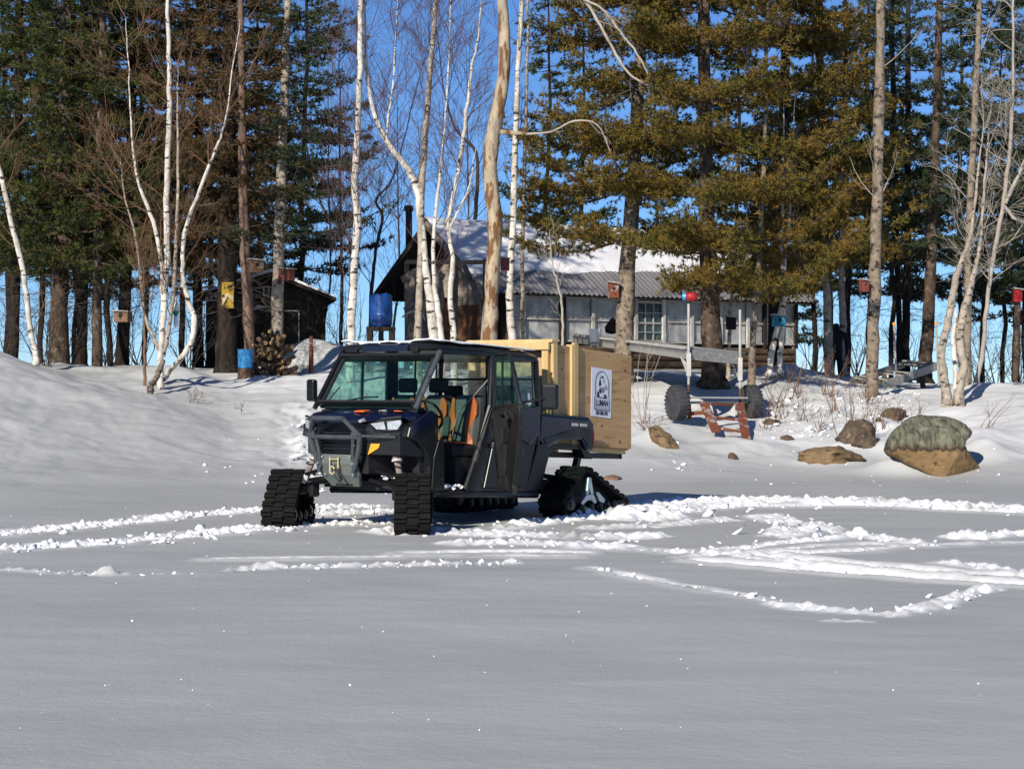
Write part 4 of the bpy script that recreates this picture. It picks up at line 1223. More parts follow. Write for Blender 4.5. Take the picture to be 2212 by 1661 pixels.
# snow lying on the roof
def roof_snow():
    ns, ms = 40, 34
    rng = np.random.default_rng(3)
    xs = np.linspace(-.70, .72, ns)
    ys = np.linspace(.56, 2.36, ms)
    X, Y = np.meshgrid(xs, ys)
    n = fbm(X * 2.2, Y * 2.0, 201, 4)
    cov = np.clip(n * 2.2 + .55 + .5 * np.clip((Y - .75) / .4, 0, 1), 0, 1)
    edge = np.clip((.72 - np.abs(X)) / .12, 0, 1)
    Z = 2.070 + .006 - .05 * Y + cov * .035 * (.5 + .5 * edge) - .03 * (cov < .15)
    V = np.stack([X, Y, Z], -1).reshape(-1, 3)
    idx = np.arange(ns * ms).reshape(ms, ns)
    F = np.stack([idx[:-1, :-1], idx[:-1, 1:], idx[1:, 1:], idx[1:, :-1]], -1).reshape(-1, 4)
    keep = (cov.ravel()[F].max(1) > .15)
    o = link('roof_snow_patch', npmesh('roof_snow_patch', V, F[keep]), M['clump'], None, smooth=True)
    md = o.modifiers.new('thick', 'SOLIDIFY')
    md.thickness = .012
    o.location = veh.location
    o.rotation_euler = (0, 0, VROT)
    tag(o, 'thin ragged layer of snow on the roof of the tracked vehicle', 'snow patch')
roof_snow()

# ------------------------------------------------------------------ plywood crate on the bed
cr = empty('plywood_crate', (-1.72, 21.69, 0), VROT, 'tall plywood crate with yellow studs and a white sign in the vehicle bed', 'crate')
CSH = lambda p: Vector((p[0], p[1], p[2] - 0.05 * p[1] - .018 * (p[1] - 3.4)))
def cpart(mb, name, m, parent=cr, bevel=0.0):
    return mb.xf(CSH).build(name, m, parent, bevel)
CB, CT = 1.005, 2.185
cpart(MB().box((.60, 3.70, (CB + CT) / 2), (.018, 1.72, CT - CB)), 'side_panel', M['ply'])
cpart(MB().box((-.60, 3.70, (CB + CT) / 2), (.018, 1.72, CT - CB)), 'side_panel', M['ply'])
cpart(MB().box((0, 4.55, (CB + CT) / 2), (1.18, .018, CT - CB)), 'back_panel', M['ply'])
cpart(MB().box((-.02, 2.93, (CB + CT) / 2 - .04), (1.06, .018, CT - CB - .1)), 'front_panel', M['ply'])
cpart(MB().box((0, 3.72, CB - .01), (1.16, 1.64, .018)), 'base_panel', M['ply'])
for sd_ in (1, -1):
    cpart(MB().box((sd_ * .628, 3.30, (CB + CT) / 2 + .02), (.038, .089, CT - CB + .06)), 'stud', M['stud'], bevel=.003)
    cpart(MB().box((sd_ * .600, 3.235, (CB + CT) / 2 + .01), (.089, .038, CT - CB + .03)), 'stud', M['stud'], bevel=.003)
    cpart(MB().box((sd_ * .628, 2.87, (CB + CT) / 2 + .02), (.038, .089, CT - CB + .08)), 'stud', M['stud'], bevel=.003)
    cpart(MB().box((sd_ * .55, 2.80, (CB + CT) / 2), (.089, .038, CT - CB + .02)), 'stud', M['stud'], bevel=.003)
cpart(MB().box((0, 2.775, CT - .03), (1.24, .038, .089)), 'rail', M['stud'], bevel=.003)
cpart(MB().box((0, 2.84, CT + .035), (1.30, .089, .038)), 'rail', M['stud'], bevel=.003)
cpart(MB().box((.52, 3.7, CB - .045), (.089, 1.6, .05)).box((-.52, 3.7, CB - .045), (.089, 1.6, .05)), 'runner', M['stud'])
for yy in (2.98, 3.6, 4.05, 4.5):
    for zz in (CB + .05, (CB + CT) / 2, CT - .05):
        cpart(MB().lathe([(-.001, .002), (-.001, .007), (.002, .007), (.002, .002)], (.611, yy, zz), 'x', 8), 'screw', M['frame'])
for yy, zz, rr in ((4.42, CT - .20, .020), (4.30, CB + .08, .022), (3.90, CB + .26, .018), (4.42, CB + .6, .014), (3.05, 1.9, .016)):
    cpart(MB().lathe([(-.001, .002), (-.001, rr), (.0015, rr * .9), (.0015, .002)], (.611, yy, zz), 'x', 10), 'knot', M['trim_brown'])
# sign
SX = .6105
def sgn(pts, dz=0.0, off=.0):
    return [Vector((SX + off, p[0], p[1])) for p in pts]
cpart(MB().prism([(3.66, 1.375), (4.10, 1.365), (4.12, 1.965), (3.68, 1.975)], 'x', SX - .001, SX + .003), 'sign_sheet', M['paper'])
SO = SX + .0045
def ink(poly, m=M['ink'], name='print', o=0.0):
    k = len(poly)
    mb = MB().add([(SO + o, a, b) for a, b in poly] + [(SO + o + .0006, a, b) for a, b in poly],
                  [tuple(range(k)), tuple(range(2 * k - 1, k - 1, -1))] + [(i, (i + 1) % k, (i + 1) % k + k, i + k) for i in range(k)])
    return cpart(mb, name, m)
SLAB = lambda y0, y1, z0, z1: [(y0, z0), (y1, z0), (y1, z1), (y0, z1)]
# arched outline
arc = [(3.897 + .148 * math.cos(a), 1.775 + .16 * math.sin(a)) for a in np.linspace(-.25, math.pi + .25, 30)]
arc = [(3.752, 1.63)] + arc[::-1] + [(4.042, 1.63)]
mbk = MB()
for a, b in zip(arc[:-1], arc[1:]):
    mbk.tube([(SO, *a), (SO, *b)], .004, 4)
cpart(mbk, 'print_arch', M['ink'])
frm = MB()
fr4 = [(3.735, 1.607), (3.735, 1.462), (4.06, 1.458), (4.06, 1.603)]
for i in range(3):
    frm.tube([(SO, *fr4[i]), (SO, *fr4[i + 1])], .0035 if i != 1 else .006, 4)
frm.tube([(SO, 3.735, 1.607), (SO, 3.775, 1.622)], .0035, 4).tube([(SO, 4.06, 1.603), (SO, 4.02, 1.62)], .0035, 4)
cpart(frm, 'print_frame', M['ink'])
# seated cloaked figure drawn as flat ink shapes
def fz(poly):
    return [(y, 1.602 + (z - 1.545) * .90) for y, z in poly]
ink(fz([(3.83, 1.71), (3.86, 1.71), (3.885, 1.735), (3.865, 1.80), (3.86, 1.86), (3.85, 1.80), (3.835, 1.77)]))
ink(fz([(3.875, 1.84), (3.915, 1.855), (3.94, 1.835), (3.90, 1.815)]))
ink(fz([(3.84, 1.69), (3.96, 1.70), (3.965, 1.66), (3.93, 1.62), (3.87, 1.63)]), M['ink_grey'])
ink(fz([(3.83, 1.67), (3.88, 1.66), (3.875, 1.61), (3.84, 1.62)]), o=.001)
ink(fz([(3.80, 1.64), (3.83, 1.63), (3.84, 1.56), (3.95, 1.56), (3.93, 1.60), (3.99, 1.60), (4.0, 1.545), (3.80, 1.55), (3.785, 1.58)]), o=.001)
ink(fz([(3.96, 1.72), (3.99, 1.74), (4.015, 1.68), (3.995, 1.66)]), M['ink_grey'])
ink(fz([(3.925, 1.80), (3.95, 1.81), (3.955, 1.77), (3.935, 1.75)]), M['ink_grey'])
for i in range(17):
    y0 = 3.752 + i * .0172
    ink(SLAB(y0, y0 + (.012 if i % 5 else .006), 1.479, 1.494), M['ink_grey'], 'small_print')
def text_part(s, size, y, z, sx=1.0, bold=.0):
    cu = bpy.data.curves.new('lettering', 'FONT')
    cu.body = s
    cu.size = size
    cu.align_x = 'CENTER'
    cu.extrude = .0008
    cu.offset = bold
    ob = bpy.data.objects.new('lettering', cu)
    COL.objects.link(ob)
    dg = bpy.context.evaluated_depsgraph_get()
    me = bpy.data.meshes.new_from_object(ob.evaluated_get(dg))
    bpy.data.objects.remove(ob)
    for vtx in me.vertices:
        x, yy, e = vtx.co
        vtx.co = CSH(Vector((SO + .001 + e, y + x * sx, z + yy)))
    me.materials.clear()
    return link('lettering', me, M['ink'], cr)
text_part('LUMAN', .112, 3.897, 1.508, .72, .002)
text_part('207-280-170', .062, 3.89, 1.399, .80, .0018)

# ------------------------------------------------------------------ cabin
CA = R(35.4)
cab = empty('cabin', (-.13, 55.0, 0), CA, 'weathered grey cabin with snowy metal gable roof behind the trees', 'cabin')
EZ, RZ, RY, RL = 4.17, 6.20, 2.9, 11.8
RX0 = -.8                                          # the roof overhangs the gable
def rz_(y):
    return EZ + (RZ - EZ) * (y / RY if y <= RY else (2 * RY - y) / RY)
WX0, WX1, WY0, WY1 = .42, 11.35, .42, 5.4
def cb(mb, name, m, parent=cab, bevel=0.0):
    return mb.build(name, m, parent, bevel)
# gable wall, solid core and siding boards
core = cb(MB().prism([(WY0, 1.4), (WY1, 1.4), (WY1, rz_(WY1) - .12), (RY, RZ - .14), (WY0, rz_(WY0) - .12)], 'x', WX0 + .02, WX0 + .12), 'gable_wall', M['siding'])
cb(MB().prism([(WY0, 1.4), (WY1, 1.4), (WY1, rz_(WY1) - .12), (RY, RZ - .14), (WY0, rz_(WY0) - .12)], 'x', WX1 - .12, WX1 - .02), 'gable_wall', M['siding'])
cb(MB().box(((WX0 + WX1) / 2, WY1 - .05, 2.9), (WX1 - WX0 - .3, .1, 3.1)), 'rear_wall', M['siding'])
zb = 1.9
rg = random.Random(4)
while zb < 6.0:
    h = .30
    yl, yr = WY0, WY1
    if zb + h > rz_(WY0) - .14:
        yl = (zb + h - EZ + .14) * RY / (RZ - EZ)
        yr = 2 * RY - yl
    if yr - yl > .4:
        cuts = sorted([yl, yr] + [yl + (yr - yl) * rg.uniform(.2, .8)])
        for a, b in zip(cuts[:-1], cuts[1:]):
            if b - a > .15:
                cb(MB().box((WX0 - .004 - rg.uniform(0, .01), (a + b) / 2, zb + h / 2), (.035, b - a - .008, h - .012)), 'siding_board', M['siding'], core)
    zb += h
for y, z0, z1, wv, m in ((.50, 1.8, 4.2, .14, 'trim_brown'), (1.15, 2.0, 4.35, .12, 'trim_brown'), (1.9, 2.0, 4.0, .12, 'trim_brown'), (3.1, 2.0, 3.9, .12, 'trim_brown')):
    cb(MB().box((WX0 - .05, y, (z0 + z1) / 2), (.05, wv, z1 - z0)), 'door_trim', M[m], core)
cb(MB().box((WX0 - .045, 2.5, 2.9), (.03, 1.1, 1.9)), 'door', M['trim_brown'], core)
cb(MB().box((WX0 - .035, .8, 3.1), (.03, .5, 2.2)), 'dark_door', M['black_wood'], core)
# front wall: lower logs, posts, sheeted bays, one real window
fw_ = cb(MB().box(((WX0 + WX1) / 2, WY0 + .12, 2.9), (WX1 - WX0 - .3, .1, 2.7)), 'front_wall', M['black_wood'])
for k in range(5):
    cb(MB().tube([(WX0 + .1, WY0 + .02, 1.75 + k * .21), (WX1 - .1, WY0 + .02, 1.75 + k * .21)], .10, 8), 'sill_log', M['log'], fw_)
edges = [.45, .82, 2.2, 3.3, 4.35, 4.9, 5.95, 7.05, 8.2, 9.3, 10.0, 10.7, 11.32]
for i, e in enumerate(edges):
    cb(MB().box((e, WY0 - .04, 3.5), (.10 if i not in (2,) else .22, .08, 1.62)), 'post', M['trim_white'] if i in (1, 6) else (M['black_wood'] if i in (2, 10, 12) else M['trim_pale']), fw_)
for a, b in zip(edges[:-1], edges[1:]):
    c, wd = (a + b) / 2, b - a - .13
    if wd < .2:
        continue
    if abs(a - 4.9) < .01:      # muntin window
        win = cb(MB().box((c, WY0 + .03, 3.42), (wd, .03, 1.16)), 'window', M['pane_dark'], fw_)
        fr = MB()
        for z in (2.84, 4.0):
            fr.box((c, WY0 - .02, z), (wd + .1, .06, .08))
        for z, t in ((3.38, .05), (3.68, .025), (3.11, .025)):
            fr.box((c, WY0 - .015, z), (wd, .05, t))
        for k in (1, 2):
            fr.box((a + .065 + wd * k / 3, WY0 - .012, 3.42), (.025, .045, 1.1))
        cb(fr, 'muntins', M['trim_pale'], win)
        continue
    for z0, z1 in ((2.84, 3.40), (3.46, 4.02)):
        wn_ = cb(MB().box((c, WY0 + .035, (z0 + z1) / 2), (wd, .03, z1 - z0 - .02)), 'window_panel', M['sheeting'], fw_)
    for z in (2.82, 3.43, 4.04):
        cb(MB().box((c, WY0 - .01, z), (wd, .05, .05)), 'window_rail', M['trim_pale'], fw_)
cb(MB().box((RL / 2, WY0 - .06, 4.16), (RL - .6, .06, .16)), 'header', M['trim_pale'], fw_)
# roof
roofo = cb(MB().prism([(-.03, EZ - .10), (RY, RZ - .10), (2 * RY + .03, EZ - .10), (2 * RY + .03, EZ - .02), (RY, RZ - .02), (-.03, EZ - .02)], 'x', RX0, RL), 'roof', M['black_wood'])
nsheet = 14
sw = (RL - RX0 + .06) / nsheet
def tin_sheet(x0, yb, zlift):
    n = 25
    V, F = [], []
    ys_ = np.linspace(-.10, yb, 5)
    for y in ys_:
        for i in range(n):
            x = x0 + (sw + .03) * i / (n - 1)
            V.append((x, y, EZ + (RZ - EZ) * y / RY + .022 + zlift + .022 * math.cos(2 * math.pi * 5 * i / (n - 1))))
    for j in range(len(ys_) - 1):
        for i in range(n - 1):
            F.append((j * n + i, j * n + i + 1, (j + 1) * n + i + 1, (j + 1) * n + i))
    return MB().add(V, F)
for k in range(nsheet):
    o = cb(tin_sheet(RX0 - .03 + k * sw, RY - .01, (k % 2) * .006), 'roof_sheet', M['tin'], roofo)
    o.modifiers.new('thick', 'SOLIDIFY').thickness = .006
cb(MB().bar((RX0 - .03, 0, EZ - .03), (RX0 - .03, RY, RZ - .03), .04, .18), 'rake_board', M['driftwood'], roofo)
cb(MB().bar((RX0 - .03, 2 * RY, EZ - .03), (RX0 - .03, RY, RZ - .03), .04, .18), 'rake_board', M['black_wood'], roofo)
for yy in (.35, 1.6, 4.2, 5.5):
    cb(MB().tube([(RX0 + .15, yy, 1.7), (RX0 + .15 + rg.uniform(-.1, .1), yy + rg.uniform(-.1, .1), 3.0), (RX0 + .15, yy, rz_(yy) - .08)], [.10, .085, .075], 8), 'porch_post', M['driftwood'], roofo)
cb(MB().bar((RX0, RY, RZ + .03), (RL, RY, RZ + .03), .25, .03), 'ridge_cap', M['tin'], roofo)
ch_ = cb(MB().tube([(-.25, 4.7, 3.8), (-.25, 4.7, 6.75)], .10, 12).tube([(-.25, 4.7, 6.7), (-.25, 4.7, 6.86)], .14, 12), 'chimney', M['plastic'], roofo)
def cabin_snow():
    nx, ny = 150, 40
    xs = np.linspace(RX0 - .08, RL, nx)
    t = np.linspace(0, 1, ny)
    X, T = np.meshgrid(xs, t)
    low = .95 + .26 * fbm(X * .35, X * 0, 301, 3) + .10 * fbm(X * 1.7, X * 0, 305, 3) + np.clip((X - 8) / 4, 0, 1) * .5
    low = np.maximum(low - .35 * np.exp(-((X - RX0) / 1.4) ** 2), .12)
    Y = low + (RY - low) * T
    d = np.clip(np.minimum((Y - low) / .22, 1), 0, 1)
    ribs = .5 + .5 * np.cos(2 * np.pi * 5 * (X + .03) / sw)
    thin = np.clip((X - 4.3) / 2.5, 0, 1) * np.clip(fbm(X * .5, Y * 1.2, 311, 3) * 1.8 + .25, 0, 1)
    th = (.05 + .10 * np.sqrt(d)) * (1 - .78 * thin) + .03 * fbm(X * .8, Y * 1.5, 321, 3) - .0
    Z = EZ + (RZ - EZ) * Y / RY + .03 + np.maximum(th, .012) * np.clip(d * 2, .05, 1)
    V = np.stack([X, Y, Z], -1).reshape(-1, 3)
    # roll over the ridge
    Yb = np.full(nx, RY + .35)
    Vb = np.stack([xs, Yb, np.full(nx, RZ - .05)], -1)
    V = np.concatenate([V, Vb])
    idx = np.arange(nx * (ny + 1)).reshape(ny + 1, nx)
    F = np.stack([idx[:-1, :-1], idx[:-1, 1:], idx[1:, 1:], idx[1:, :-1]], -1).reshape(-1, 4)
    o = link('roof_snow', npmesh('roof_snow', V, F), M['roofsnow'], None, smooth=True)
    o.location = cab.location
    o.rotation_euler = cab.rotation_euler
    tag(o, 'white snow covering the upper slope of the cabin roof', 'snow')
cabin_snow()

# hoist arm in front of the gable
hb = empty('hoist_frame', P(1048, 800, 48.5), 0, 'dark timber post with long horizontal arm and diagonal brace beside the peeled trunk', 'hoist')
def relbar(root, pts, wd, ht, name, m, up=(0, 1, 0)):
    o0 = Vector(root.location)
    return MB().bar(pts[0] - o0, pts[1] - o0, wd, ht, up).build(name, m, root)
relbar(hb, (P(1048, 810, 48.5), P(1048, 560, 48.5)), .11, .11, 'post', M['black'])
relbar(hb, (P(1052, 567, 48.5), P(878, 566, 48.5)), .10, .10, 'arm', M['black'], (0, 0, 1))
relbar(hb, (P(1046, 668, 48.45), P(1002, 572, 48.45)), .13, .08, 'brace', M['plastic'])
# driftwood porch frame by the gable
dw = empty('driftwood_arch', P(905, 770, 52), 0, 'twisted grey driftwood log arch hung with antlers at the cabin gable', 'arch')
def reltube(root, pts, r, name, m, n=8):
    o0 = Vector(root.location)
    return MB().tube([p - o0 for p in pts], r, n).build(name, m, root, smooth=True)
reltube(dw, [P(886, 790, 52), P(890, 690, 52), P(886, 640, 52), P(892, 595, 52)], [.13, .11, .12, .10], 'post', M['driftwood'])
reltube(dw, [P(948, 790, 52), P(943, 700, 52), P(950, 640, 52), P(945, 590, 52)], [.14, .12, .13, .11], 'post', M['driftwood'])
reltube(dw, [P(868, 606, 52), P(890, 594, 52), P(915, 580, 52), P(940, 592, 52), P(960, 600, 52)], [.10, .13, .14, .13, .08], 'lintel', M['driftwood'])
reltube(dw, [P(872, 668, 51.8), P(900, 655, 51.8), P(930, 650, 51.8), P(950, 646, 51.8)], [.04, .09, .08, .05], 'cross_log', M['driftwood'])
reltube(dw, [P(869, 686, 51.6), P(880, 676, 51.6), P(897, 671, 51.6), P(912, 678, 51.6), P(918, 692, 51.6)], [.02, .035, .045, .035, .02], 'antler', M['trim_pale'])
# sitting carved bear at the gable
def figure(name, label, cat, base, joints, edges, m, sub=2):
    """one continuous body from a skeleton: joints (x, y, z, r)"""
    me = bpy.data.meshes.new(name)
    me.from_pydata([j[:3] for j in joints], edges, [])
    o = link(name, me, m)
    o.location = base
    sk_ = o.modifiers.new('skin', 'SKIN')
    for i, j in enumerate(joints):
        me.skin_vertices[0].data[i].radius = (j[3], j[4] if len(j) > 4 else j[3])
    me.skin_vertices[0].data[0].use_root = True
    sb = o.modifiers.new('sub', 'SUBSURF')
    sb.levels = sb.render_levels = sub
    return tag(o, label, cat)
figure('carved_bear', 'orange brown carved wooden bear sitting by the cabin gable, half behind a birch', 'carving', P(957, 745, 52.5),
       [(0, 0, .30, .27), (0, 0, .62, .24), (.0, -.02, .88, .17), (0, -.06, 1.08, .17), (0, -.22, 1.05, .09), (-.22, -.15, .70, .09), (-.20, -.28, .45, .08), (.22, -.15, .70, .09), (.20, -.28, .45, .08), (-.22, -.30, .14, .12), (.22, -.30, .14, .12), (-.12, -.02, 1.24, .05), (.12, -.02, 1.24, .05)],
       [(0, 1), (1, 2), (2, 3), (3, 4), (2, 5), (5, 6), (2, 7), (7, 8), (0, 9), (0, 10), (3, 11), (3, 12)], M['bear'])
figure('carved_bear', 'dark brown carved bear on the dock beside the thick pine trunk, before the cabin windows', 'carving', P(1322, 738, 48.0),
       [(0, 0, .16, .17), (0, 0, .32, .15), (0, -.02, .44, .10), (.02, -.03, .53, .09), (.02, -.12, .51, .05), (-.14, -.1, .34, .05), (-.12, -.18, .2, .05), (.14, -.1, .34, .05), (.12, -.18, .2, .05)],
       [(0, 1), (1, 2), (2, 3), (3, 4), (1, 5), (5, 6), (1, 7), (7, 8)], M['bear_dark'])
figure('standing_statue', 'tall black standing figure statue partly behind a thin mottled trunk right of the cabin', 'statue', P(1806, 817, 49.0) - Vector((0, 0, .03)),
       [(0, 0, .72, .15, .11), (0, 0, .95, .17, .11), (0, 0, 1.12, .20, .11), (0, 0, 1.26, .08, .08), (0, -.01, 1.40, .10, .11), (-.24, 0, 1.10, .08), (-.28, .0, .85, .06), (-.27, -.04, .62, .05), (-.27, -.05, .54, .05), (.24, 0, 1.10, .08), (.28, 0, .85, .06), (.27, -.04, .62, .05), (.27, -.05, .54, .05), (-.10, 0, .40, .09), (-.11, 0, .06, .06), (-.11, -.12, .03, .045), (.10, 0, .40, .09), (.11, 0, .06, .06), (.11, -.12, .03, .045)],
       [(0, 1), (1, 2), (2, 3), (3, 4), (2, 5), (5, 6), (6, 7), (7, 8), (2, 9), (9, 10), (10, 11), (11, 12), (0, 13), (13, 14), (14, 15), (0, 16), (16, 17), (17, 18)], M['black'])

# ------------------------------------------------------------------ shed
shp = P(575, 806, 52.0)
shz = gz(shp.x, shp.y)
shed = empty('shed', (shp.x, shp.y, shz - .1), R(9), 'small black stained shed with a low gable roof and light eave boards', 'shed')
k_ = 52.0 / FPX
SW, SZ = 256 * k_ / 2, 1.98
PK, EV = 2.52, 1.98
cbs = MB().prism([(-SW, 0), (SW, 0), (SW, EV), (.1, PK), (-SW, EV)], 'y', 0, .10)
shw = cbs.build('front_wall', M['black_wood'], shed)
MB().box((-SW + .05, 1.55, .99), (.1, 2.9, 1.98)).build('side_wall', M['black_wood'], shed)
MB().box((SW - .05, 1.55, .99), (.1, 2.9, 1.98)).build('side_wall', M['black_wood'], shed)
MB().box((0, 2.98, .99), (2 * SW - .22, .08, 1.98)).build('rear_wall', M['black_wood'], shed)
for i in range(15):
    x = -SW + (i + .5) * 2 * SW / 15
    zt = EV + (PK - EV) * (1 - abs(x - .1) / (SW + .1)) - .06
    MB().box((x, -.015 - (i % 3) * .004, zt / 2), (2 * SW / 15 - .012, .03, zt)).build('wall_board', M['black_wood'], shw)
shr = MB().prism([(-SW - .24, EV - .02), (.1, PK + .06), (SW + .26, EV - .06), (SW + .26, EV + .02), (.1, PK + .13), (-SW - .24, EV + .06)], 'y', -.38, 3.2).build('roof', M['black_wood'], shed)
MB().bar((-SW - .24, -.39, EV - .01), (.1, -.39, PK + .05), .03, .17, (0, 1, 0)).build('rake_board', M['log'], shr)
MB().bar((SW + .26, -.39, EV - .05), (.1, -.39, PK + .05), .03, .17, (0, 1, 0)).build('rake_board', M['log'], shr)
shsn = MB().prism([(-SW - .22, EV + .065), (.1, PK + .135), (SW + .24, EV + .025), (SW + .2, EV + .09), (.1, PK + .24), (-SW - .18, EV + .14)], 'y', -.30, 3.1).build('roof_snow', M['roofsnow'], None, bevel=.03)
shsn.location, shsn.rotation_euler = shed.location, shed.rotation_euler
tag(shsn, 'thin snow cap along the roof of the black shed', 'snow')
dr = MB().box((.45, -.05, .85), (.72, .03, 1.60)).build('door', M['black_wood'], shw)
MB().box((.45, -.065, 1.66), (.80, .04, .03)).box((.85, -.065, .85), (.03, .04, 1.62)).build('door_trim', M['trim_pale'], dr)
MB().tube([(1.12 + .04 * math.cos(a), -.08, .55 + .13 * math.sin(a)) for a in np.linspace(0, 6.28, 14)], .012, 5).build('horseshoe', M['galv'], shw)
MB().box((.0, -.05, 2.18), (.16, .03, .24)).build('vent_frame', M['trim_pale'], shw)
MB().box((.0, -.068, 2.18), (.10, .02, .18)).build('vent', M['black'], shw)
MB().tube([(-.08, -.08, 2.0), (-.1, -.1, 1.9), (0, -.12, 1.80), (.16, -.1, 1.72)], .018, 5).build('antler', M['grey_wood'], shw)
MB().loft([[Vector((-.50, -.06, 1.60)), Vector((-.50, -.04, 1.60)), Vector((-.5, -.04, 1.66)), Vector((-.5, -.06, 1.66))], [Vector((-.2, -.06, 1.70)), Vector((-.2, -.04, 1.70)), Vector((-.2, -.04, 1.82)), Vector((-.2, -.06, 1.82))], [Vector((.02, -.06, 1.74)), Vector((.02, -.04, 1.74)), Vector((.02, -.04, 1.77)), Vector((.02, -.06, 1.77))]]).build('saw_blade', M['galv'], shw)
for i in range(6):
    MB().box((-SW + .02 + i * .11, -.41, EV - .03 + i * .035), (.075, .03, .10), Matrix.Rotation(.2, 3, 'Y')).build('eave_sign', M['trim_pale'], shr)

# ------------------------------------------------------------------ firewood, bin, barrel, posts
rg = random.Random(11)
def logpiece(c, r, L, dirv, name, label, cat, group, parent=None):
    d = Vector(dirv).normalized()
    mb = MB().tube([-d * L / 2, -d * L / 2 * .98, d * L / 2 * .98, d * L / 2], [r * .98, r, r * .97, r * .95], 9)
    o = mb.build(name, M['wood_bark'], parent)
    o.location = c
    o.data.materials.append(M['wood_cut'])
    for p in o.data.polygons:
        if len(p.vertices) > 4:
            p.material_index = 1
    return tag(o, label, cat, group)
pc = P(588, 800, 44.5)
pz = gz(pc.x, pc.y)
rows = [(0, 8), (1, 8), (2, 7), (3, 7), (4, 6), (5, 6), (6, 5), (7, 3)]
for r_, n in rows:
    for i in range(n):
        xx = (i - (n - 1) / 2) * .115 + rg.uniform(-.03, .03) - .0
        for jj in range(1):
            logpiece(Vector((pc.x + xx, pc.y + rg.uniform(-.12, .12), pz + .02 + r_ * .125 + rg.uniform(-.01, .03))), rg.uniform(.035, .06), rg.uniform(.30, .46),
                     (rg.uniform(-1.4, 1.4), -1, rg.uniform(-.6, .8)), 'firewood_log', 'split firewood log in the loose pile beside the black shed', 'firewood', 'logs in the firewood pile')
bp_ = P(530, 803, 43.9)
bz = gz(bp_.x, bp_.y)
stp = logpiece(Vector((bp_.x, bp_.y, bz + .06)), .18, .26, (0, 0, 1), 'stump', 'sawn log stump under the light blue bin', 'stump', None)
bn = MB().lathe([(0, .02), (0, .15), (.02, .165), (.40, .175), (.42, .185), (.42, .02)], (0, 0, 0), 'z', 20).build('blue_bin', M['blue_light'])
bn.location = (bp_.x, bp_.y, bz + .192)
tag(bn, 'light blue plastic bin standing on a stump beside the firewood', 'bin')
br_ = empty('blue_barrel', P(823, 706, 47.0), 0, 'dark blue plastic barrel on a dark stand left of the cabin', 'barrel')
MB().lathe([(0, .05), (0, .24), (.04, .265), (.25, .275), (.28, .285), (.31, .275), (.72, .265), (.77, .23), (.77, .03)], (0, 0, 0), 'z', 24).build('drum', M['blue'], br_)
MB().lathe([(.77, .02), (.80, .02), (.80, .05), (.77, .05)], (.12, 0, 0), 'z', 10).build('cap', M['blue'], br_)
bs = empty('barrel_stand', P(823, 770, 47.0), 0, 'dark timber stand holding up the blue barrel', 'stand')
bsz = P(823, 706, 47.0).z - P(823, 770, 47.0).z
MB().box((0, 0, bsz - .05), (.66, .6, .09)).build('top', M['black_wood'], bs)
for x in (-.26, .26):
    for y in (-.22, .22):
        MB().box((x, y, (bsz - .1 - .6) / 2), (.12, .12, bsz + .5)).build('leg', M['black_wood'], bs)
rp = P(672, 806, 45.2)
rpz = gz(rp.x, rp.y)
ro = MB().tube([(0, 0, -.3), (0, 0, .62)], .055, 12).tube([(0, 0, .60), (0, 0, .86)], .042, 12).build('red_pipe_post', M['rust_red'])
ro.location = (rp.x, rp.y, rpz)
tag(ro, 'rusty red pipe post standing in the snow right of the firewood', 'post')

# ------------------------------------------------------------------ bird houses and things on trees
def birdhouse(label, u, v, d, w, h, dp, m, rz=0.0, hole=True, roofm=None, name='birdhouse', cat='birdhouse'):
    c = P(u, v, d)
    k = px(d)
    w, h = w * k, h * k
    b = empty(name, c, rz, label, cat)
    MB().prism([(-w / 2, -h / 2), (w / 2, -h / 2), (w / 2, h * .32), (-w / 2, h * .42)], 'y', -dp / 2, dp / 2).build('body', m, b, bevel=.006)
    MB().prism([(-w * .62, h * .43), (w * .62, h * .33), (w * .62, h * .42), (-w * .62, h * .52)], 'y', -dp * .75, dp * .6).build('roof', roofm or M['grey_wood'], b)
    if hole:
        MB().lathe([(-.004, .002), (-.004, w * .16), (.004, w * .16), (.004, .002)], (0, -dp / 2, h * .06), 'y', 12).build('hole', M['black'], b)
    MB().tube([(0, -dp / 2, -h * .2), (0, -dp / 2 - .06, -h * .2)], .008, 5).build('perch', m, b)
    return b
birdhouse('pale wooden birdhouse on the reddish trunk above the shed', 554, 574, 44.3, 28, 30, .2, M['box_wood'], R(20))
birdhouse('red brown birdhouse with orange front on the grey trunk above the shed', 619, 592, 44.9, 30, 28, .22, M['box_red'], R(-35))
birdhouse('orange red birdhouse on the left side of the thick pine before the cabin', 1325, 626, 43.8, 20, 36, .2, M['rust_red'], R(10))
birdhouse('red birdhouse on the tall pale trunk right of the cabin', 1866, 617, 41.8, 15, 28, .18, M['box_red'], R(15))
birdhouse('brown birdhouse on a dark pine at far left', 266, 683, 45.8, 36, 26, .2, M['box_wood'], R(-25))
birdhouse('teal blue birdhouse hanging between two birches at the cabin corner', 1682, 692, 43.6, 26, 26, .2, M['teal'], R(10))
birdhouse('small black box hung on a thin trunk before the cabin windows', 1579, 697, 44.2, 20, 30, .16, M['black'], R(5), hole=False)
birdhouse('dark red box behind the peeled trunk by the snowy roof', 1091, 570, 42.6, 18, 30, .18, M['box_red'], R(5), hole=False)
birdhouse('bright red box on top of the dark post at far right', 2197, 637, 45.9, 18, 30, .18, M['red'], R(5), hole=False)
birdhouse('white birdhouse hung among the birch stems at left', 387, 609, 41.0, 18, 24, .15, M['white'], R(5))
